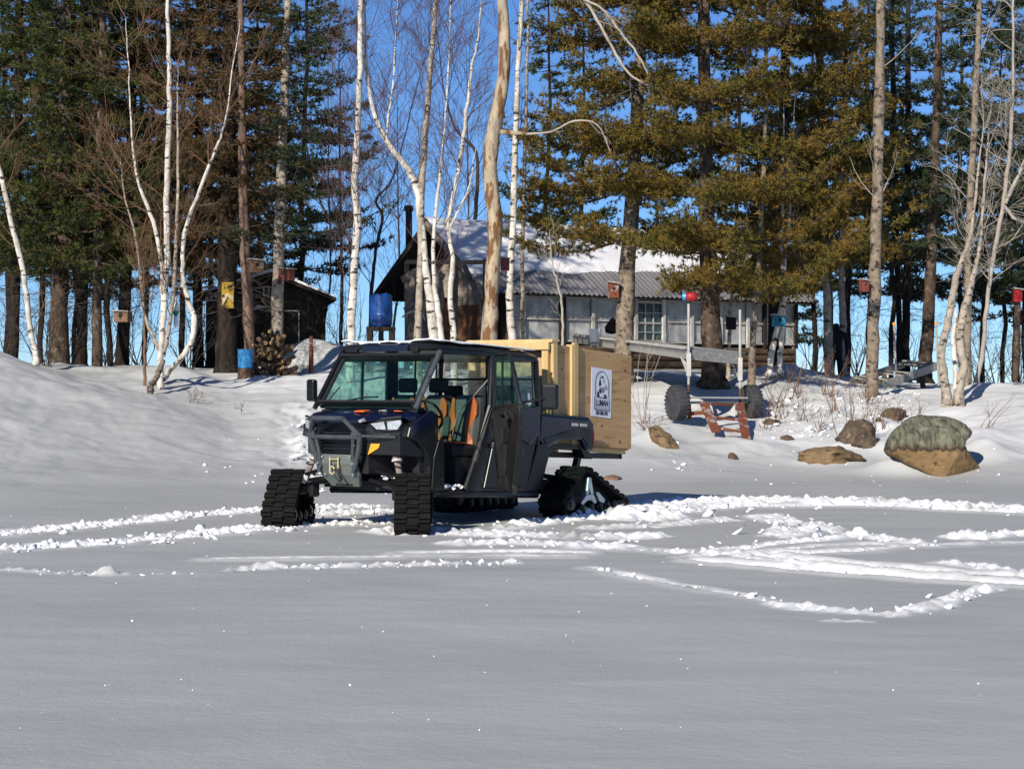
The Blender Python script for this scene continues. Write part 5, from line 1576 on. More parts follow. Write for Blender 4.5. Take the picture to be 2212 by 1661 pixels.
# hanging buoy strung below the white birdhouse
bu = empty('hanging_buoy', P(380, 670, 41.0), 0, 'blue white and green fishing buoy hanging in the birch clump', 'buoy')
MB().lathe([(-.12, .02), (-.11, .05), (-.02, .07), (-.02, .02)], (0, 0, 0), 'z', 12).build('green_half', M['green'], bu)
MB().lathe([(-.02, .06), (.10, .06), (.16, .03), (.30, .02)], (0, 0, 0), 'z', 12).build('white_half', M['white'], bu)
MB().lathe([(.30, .03), (.34, .08), (.38, .08), (.40, .02)], (0, 0, 0), 'z', 12).build('blue_cap', M['blue'], bu)
MB().lathe([(-.36, .02), (-.30, .05), (-.14, .06), (-.12, .02)], (0, 0, 0), 'z', 12).build('white_tip', M['white'], bu)
# red float with blue end on the dock post
fl = empty('fish_float', P(1492, 641, 38.4), R(-8), 'red oval float with light blue end on top of the left dock post', 'float')
MB().lathe([(-.10, .05), (-.06, .085), (.06, .09), (.13, .05), (.15, .01)], (0, 0, 0), 'x', 16).build('body', M['red'], fl, smooth=True)
MB().lathe([(-.16, .06), (-.15, .075), (-.09, .08), (-.08, .02)], (0, 0, 0), 'x', 16).build('blue_end', M['blue_light'], fl)
# yellow sign on dark trunk
ys = empty('yellow_sign', P(492, 638, 45.6), R(6), 'worn yellow painted board nailed to the dark trunk before the shed', 'sign')
MB().box((0, 0, 0), (.28, .02, .60)).build('board', M['yellow'], ys, bevel=.004)
MB().prism([(-.12, -.24), (.0, -.02), (.12, -.16), (.12, -.02), (-.02, .06), (-.12, -.06)], 'y', -.016, -.012).build('print', M['brass'], ys)
MB().box((-.1, -.014, -.02), (.06, .006, .05)).box((.05, -.014, .2), (.1, .006, .05)).build('print', M['black'], ys)

# ------------------------------------------------------------------ wheeled dock
N1, N2, F1 = P(1487, 766, 38.3), P(1598, 776, 39.3), P(1240, 733, 51.0)
WV = (N2 - N1)
LV = (F1 - N1)
dk = empty('wheeled_dock', (N1.x, N1.y, gz(N1.x, N1.y)), 0, 'raised grey timber dock on pipe legs with two black wheels, in front of the cabin', 'dock')
o0 = Vector(dk.location)
def D(a, b, dz=0.0):
    return N1 + LV * a + WV * b + Vector((0, 0, dz)) - o0
def dbar(a, b, wd, ht, name, m, up=(0, 0, 1)):
    return MB().bar(a, b, wd, ht, up).build(name, m, dk, bevel=.004)
for b in (0.0, 1.0):
    dbar(D(0, b, 0), D(1, b, 0), .05, .18, 'stringer', M['grey_wood'])
dbar(D(0, 0.05, .0), D(0, .95, .0), .05, .20, 'end_board', M['grey_wood'])
npl = 62
for i in range(npl):
    a = (i + .5) / npl
    dbar(D(a, -.07, .12), D(a, 1.07, .12), .165, .045, 'plank', M['grey_wood'])
for b in (0, 1):
    po = MB().tube([D(0, b, -.58) + Vector((0, -.06, 0)), D(0, b, .98) + Vector((0, -.06, 0))], .028, 10).build('upper_pipe', M['galv'], dk)
    MB().bar(D(0, b, -.42) + Vector((0, -.06, 0)), D(0, b, .03) + Vector((0, -.06, 0)), .085, .085, (0, 1, 0)).build('sleeve', M['trim_pale'], dk)
    base = D(0, b, -.55) + Vector((0, -.06, 0))
    MB().tube([base, Vector((base.x, base.y, .10))], .024, 8).build('lower_pipe', M['log'], dk)
    MB().bar(D(0, b, -.38) + Vector((0, -.05, 0)), D(.045, b, -.06) + Vector((0, -.05, 0)), .05, .05).build('brace', M['trim_pale'], dk)
e_ = Vector((WV.x, WV.y, 0)).normalized()
def wheel(c, name='wheel'):
    n = Vector((.92, .39, 0)).normalized()
    Q = n.to_track_quat('X', 'Z').to_matrix()
    ty_ = MB().lathe([(-.10, .20), (-.115, .25), (-.10, .315), (-.05, .335), (.05, .335), (.10, .315), (.115, .25), (.10, .20)], (0, 0, 0), 'x', 28)
    for i in range(26):
        a = 2 * math.pi * i / 26
        for s in (-1, 1):
            ty_.box((s * .06, math.cos(a + s * .06) * .328, math.sin(a + s * .06) * .328), (.10, .035, .026), Matrix.Rotation(a - math.pi / 2, 3, 'X') @ Matrix.Rotation(s * .35, 3, 'Z'))
    ty_.xf(lambda p: Q @ p + c)
    t = ty_.build('tyre', M['tyre'], dk)
    rm = MB().lathe([(-.06, .03), (-.07, .06), (-.05, .17), (-.09, .205), (.09, .205), (.05, .17), (.06, .03)], (0, 0, 0), 'x', 20)
    for i in range(5):
        a = 2 * math.pi * i / 5
        rm.box((-.075, math.cos(a) * .11, math.sin(a) * .11), (.02, .05, .12), Matrix.Rotation(a - math.pi / 2, 3, 'X'))
    rm.xf(lambda p: Q @ p + c)
    rm.build('rim', M['steel'], t)
W1, W2 = P(1463, 870, 38.1) - o0, P(1622, 868, 39.5) - o0
wheel(W1)
wheel(W2)
dbar(W1 + e_ * .1, W2 - e_ * .1, .05, .05, 'axle', M['galv'])
dbar(W1 + e_ * .22 + Vector((0, -.05, .10)), W2 - e_ * .22 + Vector((0, -.05, .08)), .22, .035, 'axle_board', M['trim_pale'])
# red step frame below it
fa, fb = P(1520, 870, 38.0), P(1598, 872, 38.7)
rfm = empty('red_step_frame', (fa.x, fa.y, gz(fa.x, fa.y)), 0, 'rusty red metal step frame leaning from the dock axle into the snow', 'frame')
q0 = Vector(rfm.location)
ga, gb_ = P(1547, 932, 36.9), P(1612, 946, 36.7)
MB().bar(fa - q0, ga - q0, .05, .16, (1, 0, 0)).build('side_rail', M['rust_red'], rfm)
MB().bar(fb - q0, gb_ - q0, .05, .16, (1, 0, 0)).build('side_rail', M['rust_red'], rfm)
for t, nm in ((.04, 'rung'), (.5, 'rung'), (.85, 'rung')):
    a, b = fa.lerp(ga, t) - q0, fb.lerp(gb_, t) - q0
    MB().bar(a, b, .07, .05).build(nm, M['rust_red'], rfm)
MB().bar(P(1478, 895, 38.1) - q0, P(1530, 890, 38.0) - q0, .05, .08).build('cross_piece', M['rust_red'], rfm)
MB().bar(P(1490, 868, 38.1) - q0, P(1492, 905, 38.1) - q0, .04, .04, (1, 0, 0)).build('upright', M['rust_red'], rfm)
MB().prism([(0, 0), (.16, .2), (.16, -.05)], 'y', -.01, .01).xf(lambda p: p + P(1570, 895, 37.8) - q0).build('gusset', M['trim_pale'], rfm)
# second dock section lying on the bank at right
sd2 = empty('dock_section', P(1925, 835, 45.5), 0, 'low grey weathered dock section lying on the bank behind the multi-stemmed birch', 'dock')
q1 = Vector(sd2.location)
def s2(a, b, wd, ht, nm, m='grey_wood', up=(0, 0, 1)):
    MB().bar(P(*a) - q1, P(*b) - q1, wd, ht, up).build(nm, M[m], sd2, bevel=.004)
s2((1838, 826, 45.0), (1952, 787, 46.8), .05, .16, 'stringer')
s2((1895, 838, 44.4), (2030, 789, 46.0), .05, .18, 'stringer')
s2((1950, 784, 46.8), (2032, 790, 46.0), .05, .14, 'end_board')
for i in range(9):
    t = (i + .5) / 9
    a = Vector((1842, 818, 45.0)).lerp(Vector((1952, 780, 46.8)), t)
    b = Vector((1900, 830, 44.4)).lerp(Vector((2030, 781, 46.0)), t)
    if i in (2, 5, 6):
        continue
    s2(tuple(a), tuple(b), .14, .03, 'plank')
s2((1990, 800, 45.8), (1994, 838, 45.4), .10, .10, 'leg', 'log', (0, 1, 0))
s2((1910, 806, 45.4), (1912, 842, 45.2), .10, .10, 'leg', 'log', (0, 1, 0))
s2((1880, 832, 44.8), (1960, 812, 45.5), .05, .10, 'cross_board', 'log')
s2((1900, 820, 45.2), (1985, 818, 45.4), .05, .08, 'cross_board', 'log')
for uu, v0, v1, dd in ((1931, 700, 830, 45.6), (2022, 699, 834, 45.0)):
    a, b = P(uu, v0, dd), P(uu + 6, v1, dd)
    MB().tube([b - q1, a - q1], .022, 8).build('pipe', M['galv'], sd2)
    MB().lathe([(-.02, .01), (-.02, .035), (.03, .035), (.04, .01)], a - q1, 'z', 10).build('pipe_cap', M['amber'], sd2)
# white bucket and small clutter on the cabin porch
bk = MB().lathe([(0, .02), (0, .12), (.3, .15), (.3, .13), (.02, .10)], (0, 0, 0), 'z', 16).build('bucket', M['white'])
bk.location = P(1286, 738, 47.0)
tag(bk, 'white bucket on the dock end near the cabin windows', 'bucket')

# ------------------------------------------------------------------ trees
def smooth_path(pts, n_per=5, wob=0.0, seed=0):
    """Catmull-Rom through (x,y,z,r)"""
    Q = np.array(pts, float)
    Q = np.vstack([2 * Q[0] - Q[1], Q, 2 * Q[-1] - Q[-2]])
    out = []
    for i in range(1, len(Q) - 2):
        for t in np.linspace(0, 1, n_per, endpoint=False):
            a, b, c, d = Q[i - 1], Q[i], Q[i + 1], Q[i + 2]
            out.append(0.5 * ((2 * b) + (c - a) * t + (2 * a - 5 * b + 4 * c - d) * t * t + (3 * b - a - 3 * c + d) * t ** 3))
    out.append(Q[-2])
    out = np.array(out)
    out[:, 3] = np.maximum(out[:, 3], .004)
    if wob:
        rg_ = np.random.default_rng(seed)
        out[1:-1, 0:2] += rg_.normal(0, wob, (len(out) - 2, 2))
        out[:, 3] *= 1 + rg_.normal(0, .035, len(out))
    return out

def stem_path(pts, d, ext=4.0, flare=1.25, seed=0, base=True, wk=1.0):
    """pts top to bottom (u, v, width), returns bottom-to-top (x,y,z,r)"""
    W = []
    for q in reversed(pts):
        u, v, wd = q[:3]
        dd = q[3] if len(q) > 3 else d
        p = P(u, v, dd)
        W.append([p.x, p.y, p.z, wd * px(dd) / 2 * wk])
    if base:
        x, y, r = W[0][0], W[0][1], W[0][3]
        g = gz(x, y)
        W = [w for w in W if w[2] > g + .12] or W
        x, y, r = W[0][0], W[0][1], W[0][3]
        W = [[x, y, g - .15, r * flare], [x, y, g + .04, r * flare * .97]] + W
    if ext > 0:
        a, b = np.array(W[-2]), np.array(W[-1])
        dirv = (b - a)[:3]
        dirv /= np.linalg.norm(dirv)
        dirv = dirv * .4 + np.array([0, 0, .6])
        dirv /= np.linalg.norm(dirv)
        W.append(list(b[:3] + dirv * ext * .55) + [b[3] * .7])
        W.append(list(b[:3] + dirv * ext) + [b[3] * .25])
    return smooth_path(W, 5, .008, seed)

def stem_mesh(path, base, sides=12, name='trunk', m=None, parent=None, rough=.05, seed=1):
    n = len(path)
    V = []
    t = np.linspace(0, 2 * math.pi, sides, endpoint=False)
    for i in range(n):
        d = path[min(i + 1, n - 1), :3] - path[max(i - 1, 0), :3]
        d /= np.linalg.norm(d)
        x = np.cross(d, [0.1, 1, 0.05])
        x /= np.linalg.norm(x)
        y = np.cross(d, x)
        rr = path[i, 3] * (1 + rough * value_noise(np.cos(t) * 1.7 + seed, np.sin(t) * 1.7 + path[i, 2] * 2.2, seed))
        V.append(path[i, :3] - base + (np.cos(t)[:, None] * x + np.sin(t)[:, None] * y) * rr[:, None])
    V = np.concatenate(V)
    k = np.arange(sides)
    F = np.concatenate([np.stack([i * sides + k, i * sides + (k + 1) % sides, (i + 1) * sides + (k + 1) % sides, (i + 1) * sides + k], 1) for i in range(n - 1)])
    return link(name, npmesh(name, V, F), m, parent, smooth=True)

def rot_about(v, ax, a):
    return v * math.cos(a) + np.cross(ax, v) * math.sin(a) + ax * (ax @ v) * (1 - math.cos(a))

def grow(rng, p, d, L, r, lev, S, up=.12, kids=(5, 4, 0), spread=(.5, 1.0), wob=.16, kidlen=.55):
    n = 4 if lev < 2 else 3
    pts = [p]
    dirs = [d]
    for i in range(n):
        d = d + rng.normal(0, wob, 3) + np.array([0, 0, up])
        d /= np.linalg.norm(d)
        q = p + d * L / n
        r1 = r * (1 - .75 * (i + 1) / n)
        r0 = r * (1 - .75 * i / n)
        S.append([*p, *q, max(r0, .0028), max(r1, .0022)])
        p = q
        pts.append(p)
        dirs.append(d)
    if lev < len(kids) and kids[lev] > 0:
        nk = max(1, rng.poisson(kids[lev]))
        for _ in range(nk):
            t = rng.uniform(.2, 1.0)
            i = min(int(t * n), n - 1)
            q = pts[i] + (pts[i + 1] - pts[i]) * (t * n - i)
            ax = np.cross(dirs[i + 1], rng.normal(0, 1, 3))
            ax /= np.linalg.norm(ax) + 1e-9
            nd = rot_about(dirs[i + 1], ax, rng.uniform(*spread))
            grow(rng, q, nd, L * kidlen * rng.uniform(.6, 1.25) * (1.15 - .45 * t), r * .5 * (1 - .4 * t), lev + 1, S, up, kids, spread, wob, kidlen)

def bare_crown(rng, path, z0, n, L, r, kids=(5, 4), up=.12, ang=(.5, 1.0), side=None, kidlen=.55, ztop=99):
    S = []
    z = path[:, 2]
    idx = [i for i in range(2, len(path)) if z0 < z[i] < ztop]
    if not idx:
        return S
    for _ in range(n):
        i = idx[rng.integers(len(idx))]
        td = path[min(i + 1, len(path) - 1), :3] - path[i - 1, :3]
        td /= np.linalg.norm(td)
        az = rng.uniform(0, 6.283) if side is None else side + rng.normal(0, .6)
        out = np.array([math.cos(az), math.sin(az), 0])
        a = rng.uniform(*ang)
        d = td * math.cos(a) + out * math.sin(a)
        grow(rng, path[i, :3], d, L * rng.uniform(.6, 1.2), r * rng.uniform(.7, 1.2), 0, S, up, kids, (.4, .95), .14, kidlen)
    return S

def seg_obj(name, S, base, m, parent, sides=3):
    S = np.array(S)
    S[:, 0:3] -= base
    S[:, 3:6] -= base
    V, F = segs_mesh(S, sides)
    return link(name, npmesh(name, V, F), m, parent)

def pine_foliage(rng, path, z0, z1, spacing, L0, tw=7.0, K=5, nl=.12, nw=.018, droop=.10, bias=None, fill=1.0, top=None, nb=(4, 7), puff=.035):
    """returns branch segments and needle arrays"""
    S, T, TD = [], [], []
    z = z0
    ztop = top or z1
    while z < z1:
        n = rng.integers(*nb)
        a0 = rng.uniform(0, 6.283)
        x = np.interp(z, path[:, 2], path[:, 0])
        y = np.interp(z, path[:, 2], path[:, 1])
        f = max(0.0, min(1.0, (z - z0) / (ztop - z0)))
        for k in range(n):
            az = a0 + 6.283 * k / n + rng.normal(0, .25)
            L = L0 * (1 - .75 * f ** 1.4) * rng.uniform(.6, 1.12)
            if bias is not None:
                L *= bias(az, z)
            if L < .35 or rng.random() > fill:
                continue
            el = rng.uniform(-.12, .22) + .25 * f
            zz = z + rng.normal(0, .10)
            h = np.array([math.cos(az), math.sin(az), 0.0])
            sd = np.array([-h[1], h[0], 0.0])
            t = np.linspace(0, 1, 7)
            bend = rng.normal(0, .10)
            pts = np.array([x, y, zz]) + np.outer(t * L, h) + np.outer((t ** 2) * L * bend, sd)
            pts[:, 2] += L * (el * t - droop * 1.6 * t * (1 - t) * 2 + .10 * t ** 3)
            r0 = .012 + .010 * L
            for i in range(6):
                S.append([*pts[i], *pts[i + 1], r0 * (1 - .14 * i), r0 * (1 - .14 * (i + 1))])
            m = int(L * tw)
            for j in range(m):
                q = rng.uniform(.10, 1.0)
                i = min(int(q * 6), 5)
                p = pts[i] + (pts[i + 1] - pts[i]) * (q * 6 - i)
                sg = 1 if j % 2 else -1
                a = rng.uniform(.45, 1.15)
                td = h * math.cos(a) + sd * sg * math.sin(a) + np.array([0, 0, rng.normal(.10, .16)])
                td /= np.linalg.norm(td)
                tl = (.22 + .42 * math.sin(math.pi * min(q + .12, 1)) * min(L / 2, 1.2)) * rng.uniform(.6, 1.25)
                S.append([*p, *(p + td * tl), .006, .003])
                nt = int(tl / .085) + 1
                tt = np.linspace(.22, 1, nt)
                for u_ in tt:
                    T.append(p + td * tl * u_ + rng.normal(0, puff, 3))
                    TD.append(td)
        z += spacing
    return S, np.array(T), np.array(TD)

def needle_mesh(rng, T, TD, K, nl, nw, base):
    n = len(T)
    C = np.repeat(T, K, 0)
    D = np.repeat(TD, K, 0) * .55 + rng.normal(0, .55, (n * K, 3)) + np.array([0, 0, .22])
    D /= np.linalg.norm(D, axis=1, keepdims=True)
    X = np.cross(D, rng.normal(0, 1, (n * K, 3)))
    X /= np.linalg.norm(X, axis=1, keepdims=True) + 1e-9
    L = nl * rng.uniform(.65, 1.25, (n * K, 1))
    W = nw * rng.uniform(.7, 1.3, (n * K, 1))
    C = C - base
    V = np.stack([C + X * W, C + D * L, C - X * W], 1).reshape(-1, 3)
    F = np.arange(len(V)).reshape(-1, 3)
    return V, F

def pine(name, label, pts, d, z0, z1, L0, nm, bark, seed, spacing=.62, tw=6.0, K=8, nl=.12, nw=.014, ext=5.0, bias=None, fill=1.0, droop=.1, group=None, dead=0, flare=1.3, top=None, nb=(4, 7), puff=.035):
    rng = np.random.default_rng(seed)
    path = stem_path(pts, d, ext, flare, seed)
    base = path[0, :3].copy()
    base[2] += .15
    t = empty(name, base, 0, label, 'pine tree', group)
    stem_mesh(path, base, 14, 'trunk', M[bark], t, .10, seed)
    S, T, TD = [], [], []
    z = z0
    S, T, TD = [], None, None
    zz = []
    while z < z1:
        zz.append(z)
        z += spacing * rng.uniform(.75, 1.3)
    AT, AD = [], []
    for z in zz:
        s, a, b = pine_foliage(rng, path, z, z + .01, 1, L0 * (1 - .72 * max(0, (z - z0) / ((top or z1) - z0)) ** 1.5), tw, K, nl, nw, droop, bias, fill, top=z + 5, nb=nb, puff=puff)
        S += s
        if len(a):
            AT.append(a)
            AD.append(b)
    if dead:
        i0, i1 = 2, len(path) - 1
        for _ in range(dead):
            zq = rng.uniform(base[2] + 1.2, z0 + .5)
            p = np.array([np.interp(zq, path[:, 2], path[:, 0]), np.interp(zq, path[:, 2], path[:, 1]), zq])
            az = rng.uniform(0, 6.283)
            grow(rng, p, np.array([math.cos(az), math.sin(az), rng.uniform(-.3, .25)]), rng.uniform(.5, 1.6), .012, 0, S, -.02, (3, 2), (.4, 1.0), .14)
    if S:
        seg_obj('branches', S, base, M['branch_pine'], t)
    if AT:
        T, TD = np.concatenate(AT), np.concatenate(AD)
        V, F = needle_mesh(rng, T, TD, K, nl, nw, base)
        link('crown', npmesh('crown', V, F), M[nm], t)
    return t

# -- the two big olive pines before the cabin
def bias_p1(az, z):
    return 1.0 + .15 * math.cos(az - math.pi) - .25 * max(0, math.sin(az))
def bias_p2(az, z):
    e = 1.0 + (.28 * math.cos(az) if z < 6.5 else .1 * math.cos(az)) - .25 * max(0, math.sin(az))
    return e * (.55 if (z < 4.5 and math.cos(az) < -.3) else 1.0)
pine('pine_tree', 'big pine with pale knotty trunk directly behind the plywood crate', [(1387, 0, 22), (1380, 180, 25), (1366, 430, 32), (1353, 620, 37), (1347, 770, 42)], 44.0,
     4.95, 14.5, 3.0, 'needle_olive', 'bark_grey', 101, spacing=.98, tw=17, K=11, bias=bias_p1, nl=.11, nw=.0115, nb=(8, 11), puff=.07, droop=.16)
pine('pine_tree', 'big pine with thick dark trunk rising beside the wheeled dock', [(1520, 0, 24), (1524, 300, 30), (1527, 500, 36), (1535, 700, 43), (1541, 800, 52)], 42.6,
     3.95, 14.5, 3.3, 'needle_olive', 'bark_pine', 102, spacing=.98, tw=17, K=11, bias=bias_p2, nl=.11, nw=.0115, nb=(8, 11), puff=.07, droop=.16, flare=1.45)
pine('pine_tree', 'olive pine with slim trunk behind the cabin corner birches', [(1700, 0, 18), (1690, 300, 22), (1675, 560, 25), (1668, 780, 27)], 46.5,
     4.5, 14.5, 2.6, 'needle_olive', 'bark_dark', 103, spacing=1.05, tw=13, K=10, nb=(7, 9), puff=.06, droop=.15, bias=lambda a, z: 1.0 + .2 * math.cos(a))
pine('pine_tree', 'olive pine between the cabin roof and the tall pale trunk', [(1770, 0, 16), (1775, 300, 18), (1788, 560, 18), (1790, 800, 20)], 48.0,
     4.7, 15, 2.3, 'needle_olive', 'bark_pine', 104, spacing=1.05, tw=11, K=10, nb=(6, 8), puff=.06, droop=.14)
# -- left group
pine('pine_tree', 'thick trunked green pine at far left, left of the birch clump', [(150, 0, 26), (142, 250, 32), (134, 500, 36), (128, 700, 40), (124, 790, 46)], 47.0, 4.2, 15, 2.7, 'needle_green', 'bark_pine', 111, spacing=.56, tw=10, dead=24)
pine('pine_tree', 'dark slim pine at the left edge behind the leaning birch', [(42, 0, 16), (38, 300, 20), (32, 600, 24), (28, 770, 26)], 49.0, 4.8, 15, 2.4, 'needle_green', 'bark_dark', 112, spacing=.58, tw=9, dead=20)
pine('pine_tree', 'dark straight trunk pine just right of the thick left pine', [(182, 0, 16), (180, 300, 19), (178, 600, 22), (176, 770, 25)], 50.0, 4.9, 15, 2.2, 'needle_dark', 'bark_dark', 113, spacing=.66, tw=8, dead=16)
pine('pine_tree', 'pine with short stub branches low on its trunk at left', [(222, 0, 13), (216, 300, 16), (210, 600, 20), (208, 780, 24)], 46.0, 4.4, 15, 2.2, 'needle_green', 'bark_pine', 114, spacing=.62, tw=9, dead=16)
pine('pine_tree', 'brown needled pine just left of the white birch clump', [(290, 0, 16), (282, 300, 20), (272, 600, 25), (264, 780, 30)], 47.5, 4.8, 15, 2.4, 'needle_brown', 'bark_dark', 115, spacing=.56, tw=10, dead=16)
pine('pine_tree', 'thick dark pine in front of the shed carrying the yellow board', [(496, 0, 26), (494, 300, 34), (492, 550, 42), (490, 700, 45), (488, 800, 48)], 46.0, 5.3, 15, 2.5, 'needle_brown', 'bark_dark', 116, spacing=.56, tw=10, dead=28)
pine('pine_tree', 'slender reddish trunk pine in front of the shed door', [(520, 40, 13), (523, 250, 17), (527, 480, 21), (534, 640, 24), (541, 760, 26)], 44.6, 6.1, 14, 1.9, 'needle_brown', 'bark_red', 117, spacing=.75, tw=6, dead=16)
pine('pine_tree', 'pale mottled trunk tree before the right half of the shed', [(622, 0, 15), (616, 150, 18), (609, 350, 22), (602, 550, 25), (597, 760, 30)], 45.2, 5.0, 15, 2.0, 'needle_dark', 'birch_grey', 118, spacing=.70, tw=6.5, bias=lambda a, z: 1.0 + .35 * math.cos(a))
pine('pine_tree', 'brown twiggy pine above the birch clump and shed', [(432, 0, 14), (430, 300, 18), (428, 600, 20), (425, 790, 22)], 51.0, 5.0, 15, 2.6, 'needle_brown', 'bark_dark', 119, spacing=.54, tw=10, dead=16)
# -- right group
pine('pine_tree', 'dark reddish trunk pine behind the grey dock section', [(2030, 0, 14), (2022, 300, 18), (2012, 560, 24), (2003, 720, 27), (1998, 790, 30)], 50.0, 5.2, 15, 2.3, 'needle_dark', 'bark_pine', 121, spacing=.72, tw=6.5, dead=20, bias=lambda a, z: .6 if z > 8.5 else 1.0)
pine('pine_tree', 'slim dark pine right of the tall pale trunk', [(1962, 0, 10), (1962, 300, 12), (1960, 560, 16), (1956, 780, 18)], 52.0, 5.0, 12.0, 2.1, 'needle_dark', 'bark_dark', 122, spacing=.66, tw=8, dead=20)
pine('pine_tree', 'thin dark pine close behind the tall pale trunk', [(1925, 0, 9), (1932, 300, 11), (1938, 560, 12), (1944, 780, 14)], 54.0, 5.2, 13.0, 2.0, 'needle_dark', 'bark_dark', 123, spacing=.75, tw=6, dead=16)
pine('pine_tree', 'dark pine at the right edge behind the red topped post', [(2250, 0, 14), (2240, 300, 18), (2232, 600, 20), (2228, 800, 22)], 49.0, 4.6, 15, 2.4, 'needle_dark', 'bark_pine', 124, spacing=.72, tw=6.5, dead=16)

ORD = ['first', 'second', 'third', 'fourth', 'fifth', 'sixth', 'seventh', 'eighth', 'ninth', 'tenth', 'eleventh', 'twelfth', 'thirteenth', 'fourteenth']
def place(text, i, n):
    return text + ', ' + ('leftmost' if i == 0 else 'rightmost' if i == n - 1 else ORD[i] + ' from the left')
# -- background pines: three kinds, copied
def far_pines():
    protos = []
    for i, (nm, seed) in enumerate((('needle_dark', 131), ('needle_green', 132), ('needle_dark', 133))):
        H_ = 15.0
        pts = [(1106, 830 - 400, 14, 60.0)]
        rng = np.random.default_rng(seed)
        base = np.zeros(3)
        W = [[0, 0, -.3, .10], [0, 0, 0.1, .095], [.08, 0, 5, .08], [-.08, .08, 10, .055], [0, 0, H_, .012]]
        path = smooth_path(W, 5, .03, seed)
        t = empty('background_pine', (0, 0, 0), 0)
        stem_mesh(path, base, 10, 'trunk', M['bark_dark'], t, .1, seed)
        S, AT, AD = [], [], []
        z = 3.2
        while z < H_ - .3:
            s, a, b = pine_foliage(rng, path, z, z + .01, 1, 2.4 * (1 - .8 * ((z - 3.2) / (H_ - 3.2)) ** 1.3), 8.5, 4, .14, .026, .1, None, .9, top=z + 5)
            S += s
            if len(a):
                AT.append(a)
                AD.append(b)
            z += .72 * rng.uniform(.75, 1.3)
        for _ in range(10):
            zq = rng.uniform(1.0, 4)
            az = rng.uniform(0, 6.283)
            grow(rng, np.array([0, 0, zq]), np.array([math.cos(az), math.sin(az), rng.uniform(-.3, .2)]), rng.uniform(.6, 1.5), .012, 0, S, -.02, (3, 2), (.4, 1.0), .14)
        seg_obj('branches', S, base, M['twig_dark'], t)
        V, F = needle_mesh(rng, np.concatenate(AT), np.concatenate(AD), 7, .14, .020, base)
        link('crown', npmesh('crown', V, F), M[nm], t)
        protos.append(t)
    spots = [(-60, 58, 'L'), (15, 62, 'L'), (85, 57, 'L'), (160, 62, 'L'), (235, 58, 'L'), (310, 62, 'L'), (395, 57, 'L'), (455, 62, 'L'), (560, 58, 'L'), (660, 63, 'L'),
             (1180, 72, 'C'), (1260, 74, 'C'), (1420, 76, 'C'), (1590, 74, 'C'), (1720, 76, 'C'),
             (1760, 62, 'R'), (1830, 58, 'R'), (1880, 66, 'R'), (1925, 60, 'R'), (2075, 64, 'R'), (2120, 57, 'R'), (2165, 66, 'R'), (2215, 60, 'R'), (2280, 55, 'R')]
    lab = {'L': ('slim dark background pine left of the cabin', 'background pines left of the cabin'),
           'C': ('dark pine standing behind the cabin roof', 'background pines behind the cabin'),
           'R': ('slim dark background pine right of the cabin', 'background pines right of the cabin')}
    rg_ = random.Random(9)
    orders = {g: sorted(q[0] for q in spots if q[2] == g) for g in 'LCR'}
    for i, (u, d, g) in enumerate(spots):
        pr = protos[i % 3]
        o = pr if i < 3 else copy_tree(pr)
        x = (u - CU) * d / FPX
        o.location = (x, d, gz(x, d))
        o.rotation_euler = (0, 0, rg_.uniform(0, 6.28))
        s = rg_.uniform(.85, 1.15)
        o.scale = (s * .95, s * .95, s)
        tag(o, place(lab[g][0], orders[g].index(u), len(orders[g])), 'pine tree', lab[g][1])
far_pines()

# -- bare trees
def bare_tree(name, label, stems, d, m, twm, seed, n=14, L=1.6, r=.014, z0=2.6, kids=(5, 4), ext=4.0, up=.12, ang=(.45, .95), cat='birch tree', flare=1.2, side=None, kidlen=.55, sub_name='branches', group=None):
    rng = np.random.default_rng(seed)
    paths = []
    for i, st_ in enumerate(stems):
        opts = {}
        pts = st_
        isbase = True
        if isinstance(st_, dict):
            pts = st_['pts']
            isbase = st_.get('base', True)
            opts = st_
        paths.append((stem_path(pts, d, opts.get('ext', ext), flare if isbase else 1.0, seed + i, isbase, .84 if cat in ('birch tree', 'aspen') else 1.0), opts))
    base = paths[0][0][0, :3].copy()
    base[2] += .15
    t = empty(name, base, 0, label, cat, group)
    S = []
    for i, (p, op) in enumerate(paths):
        stem_mesh(p, base, 12, 'trunk' if len(paths) == 1 else 'stem', M[op.get('m', m)], t, .22 if m == 'peeled' else .12, seed + i)
        S += bare_crown(rng, p, op.get('z0', z0), op.get('n', n), op.get('L', L), op.get('r', r), kids, up, ang, op.get('side', side), kidlen)
    if S:
        seg_obj('crown', S, base, M[twm], t)
    return t

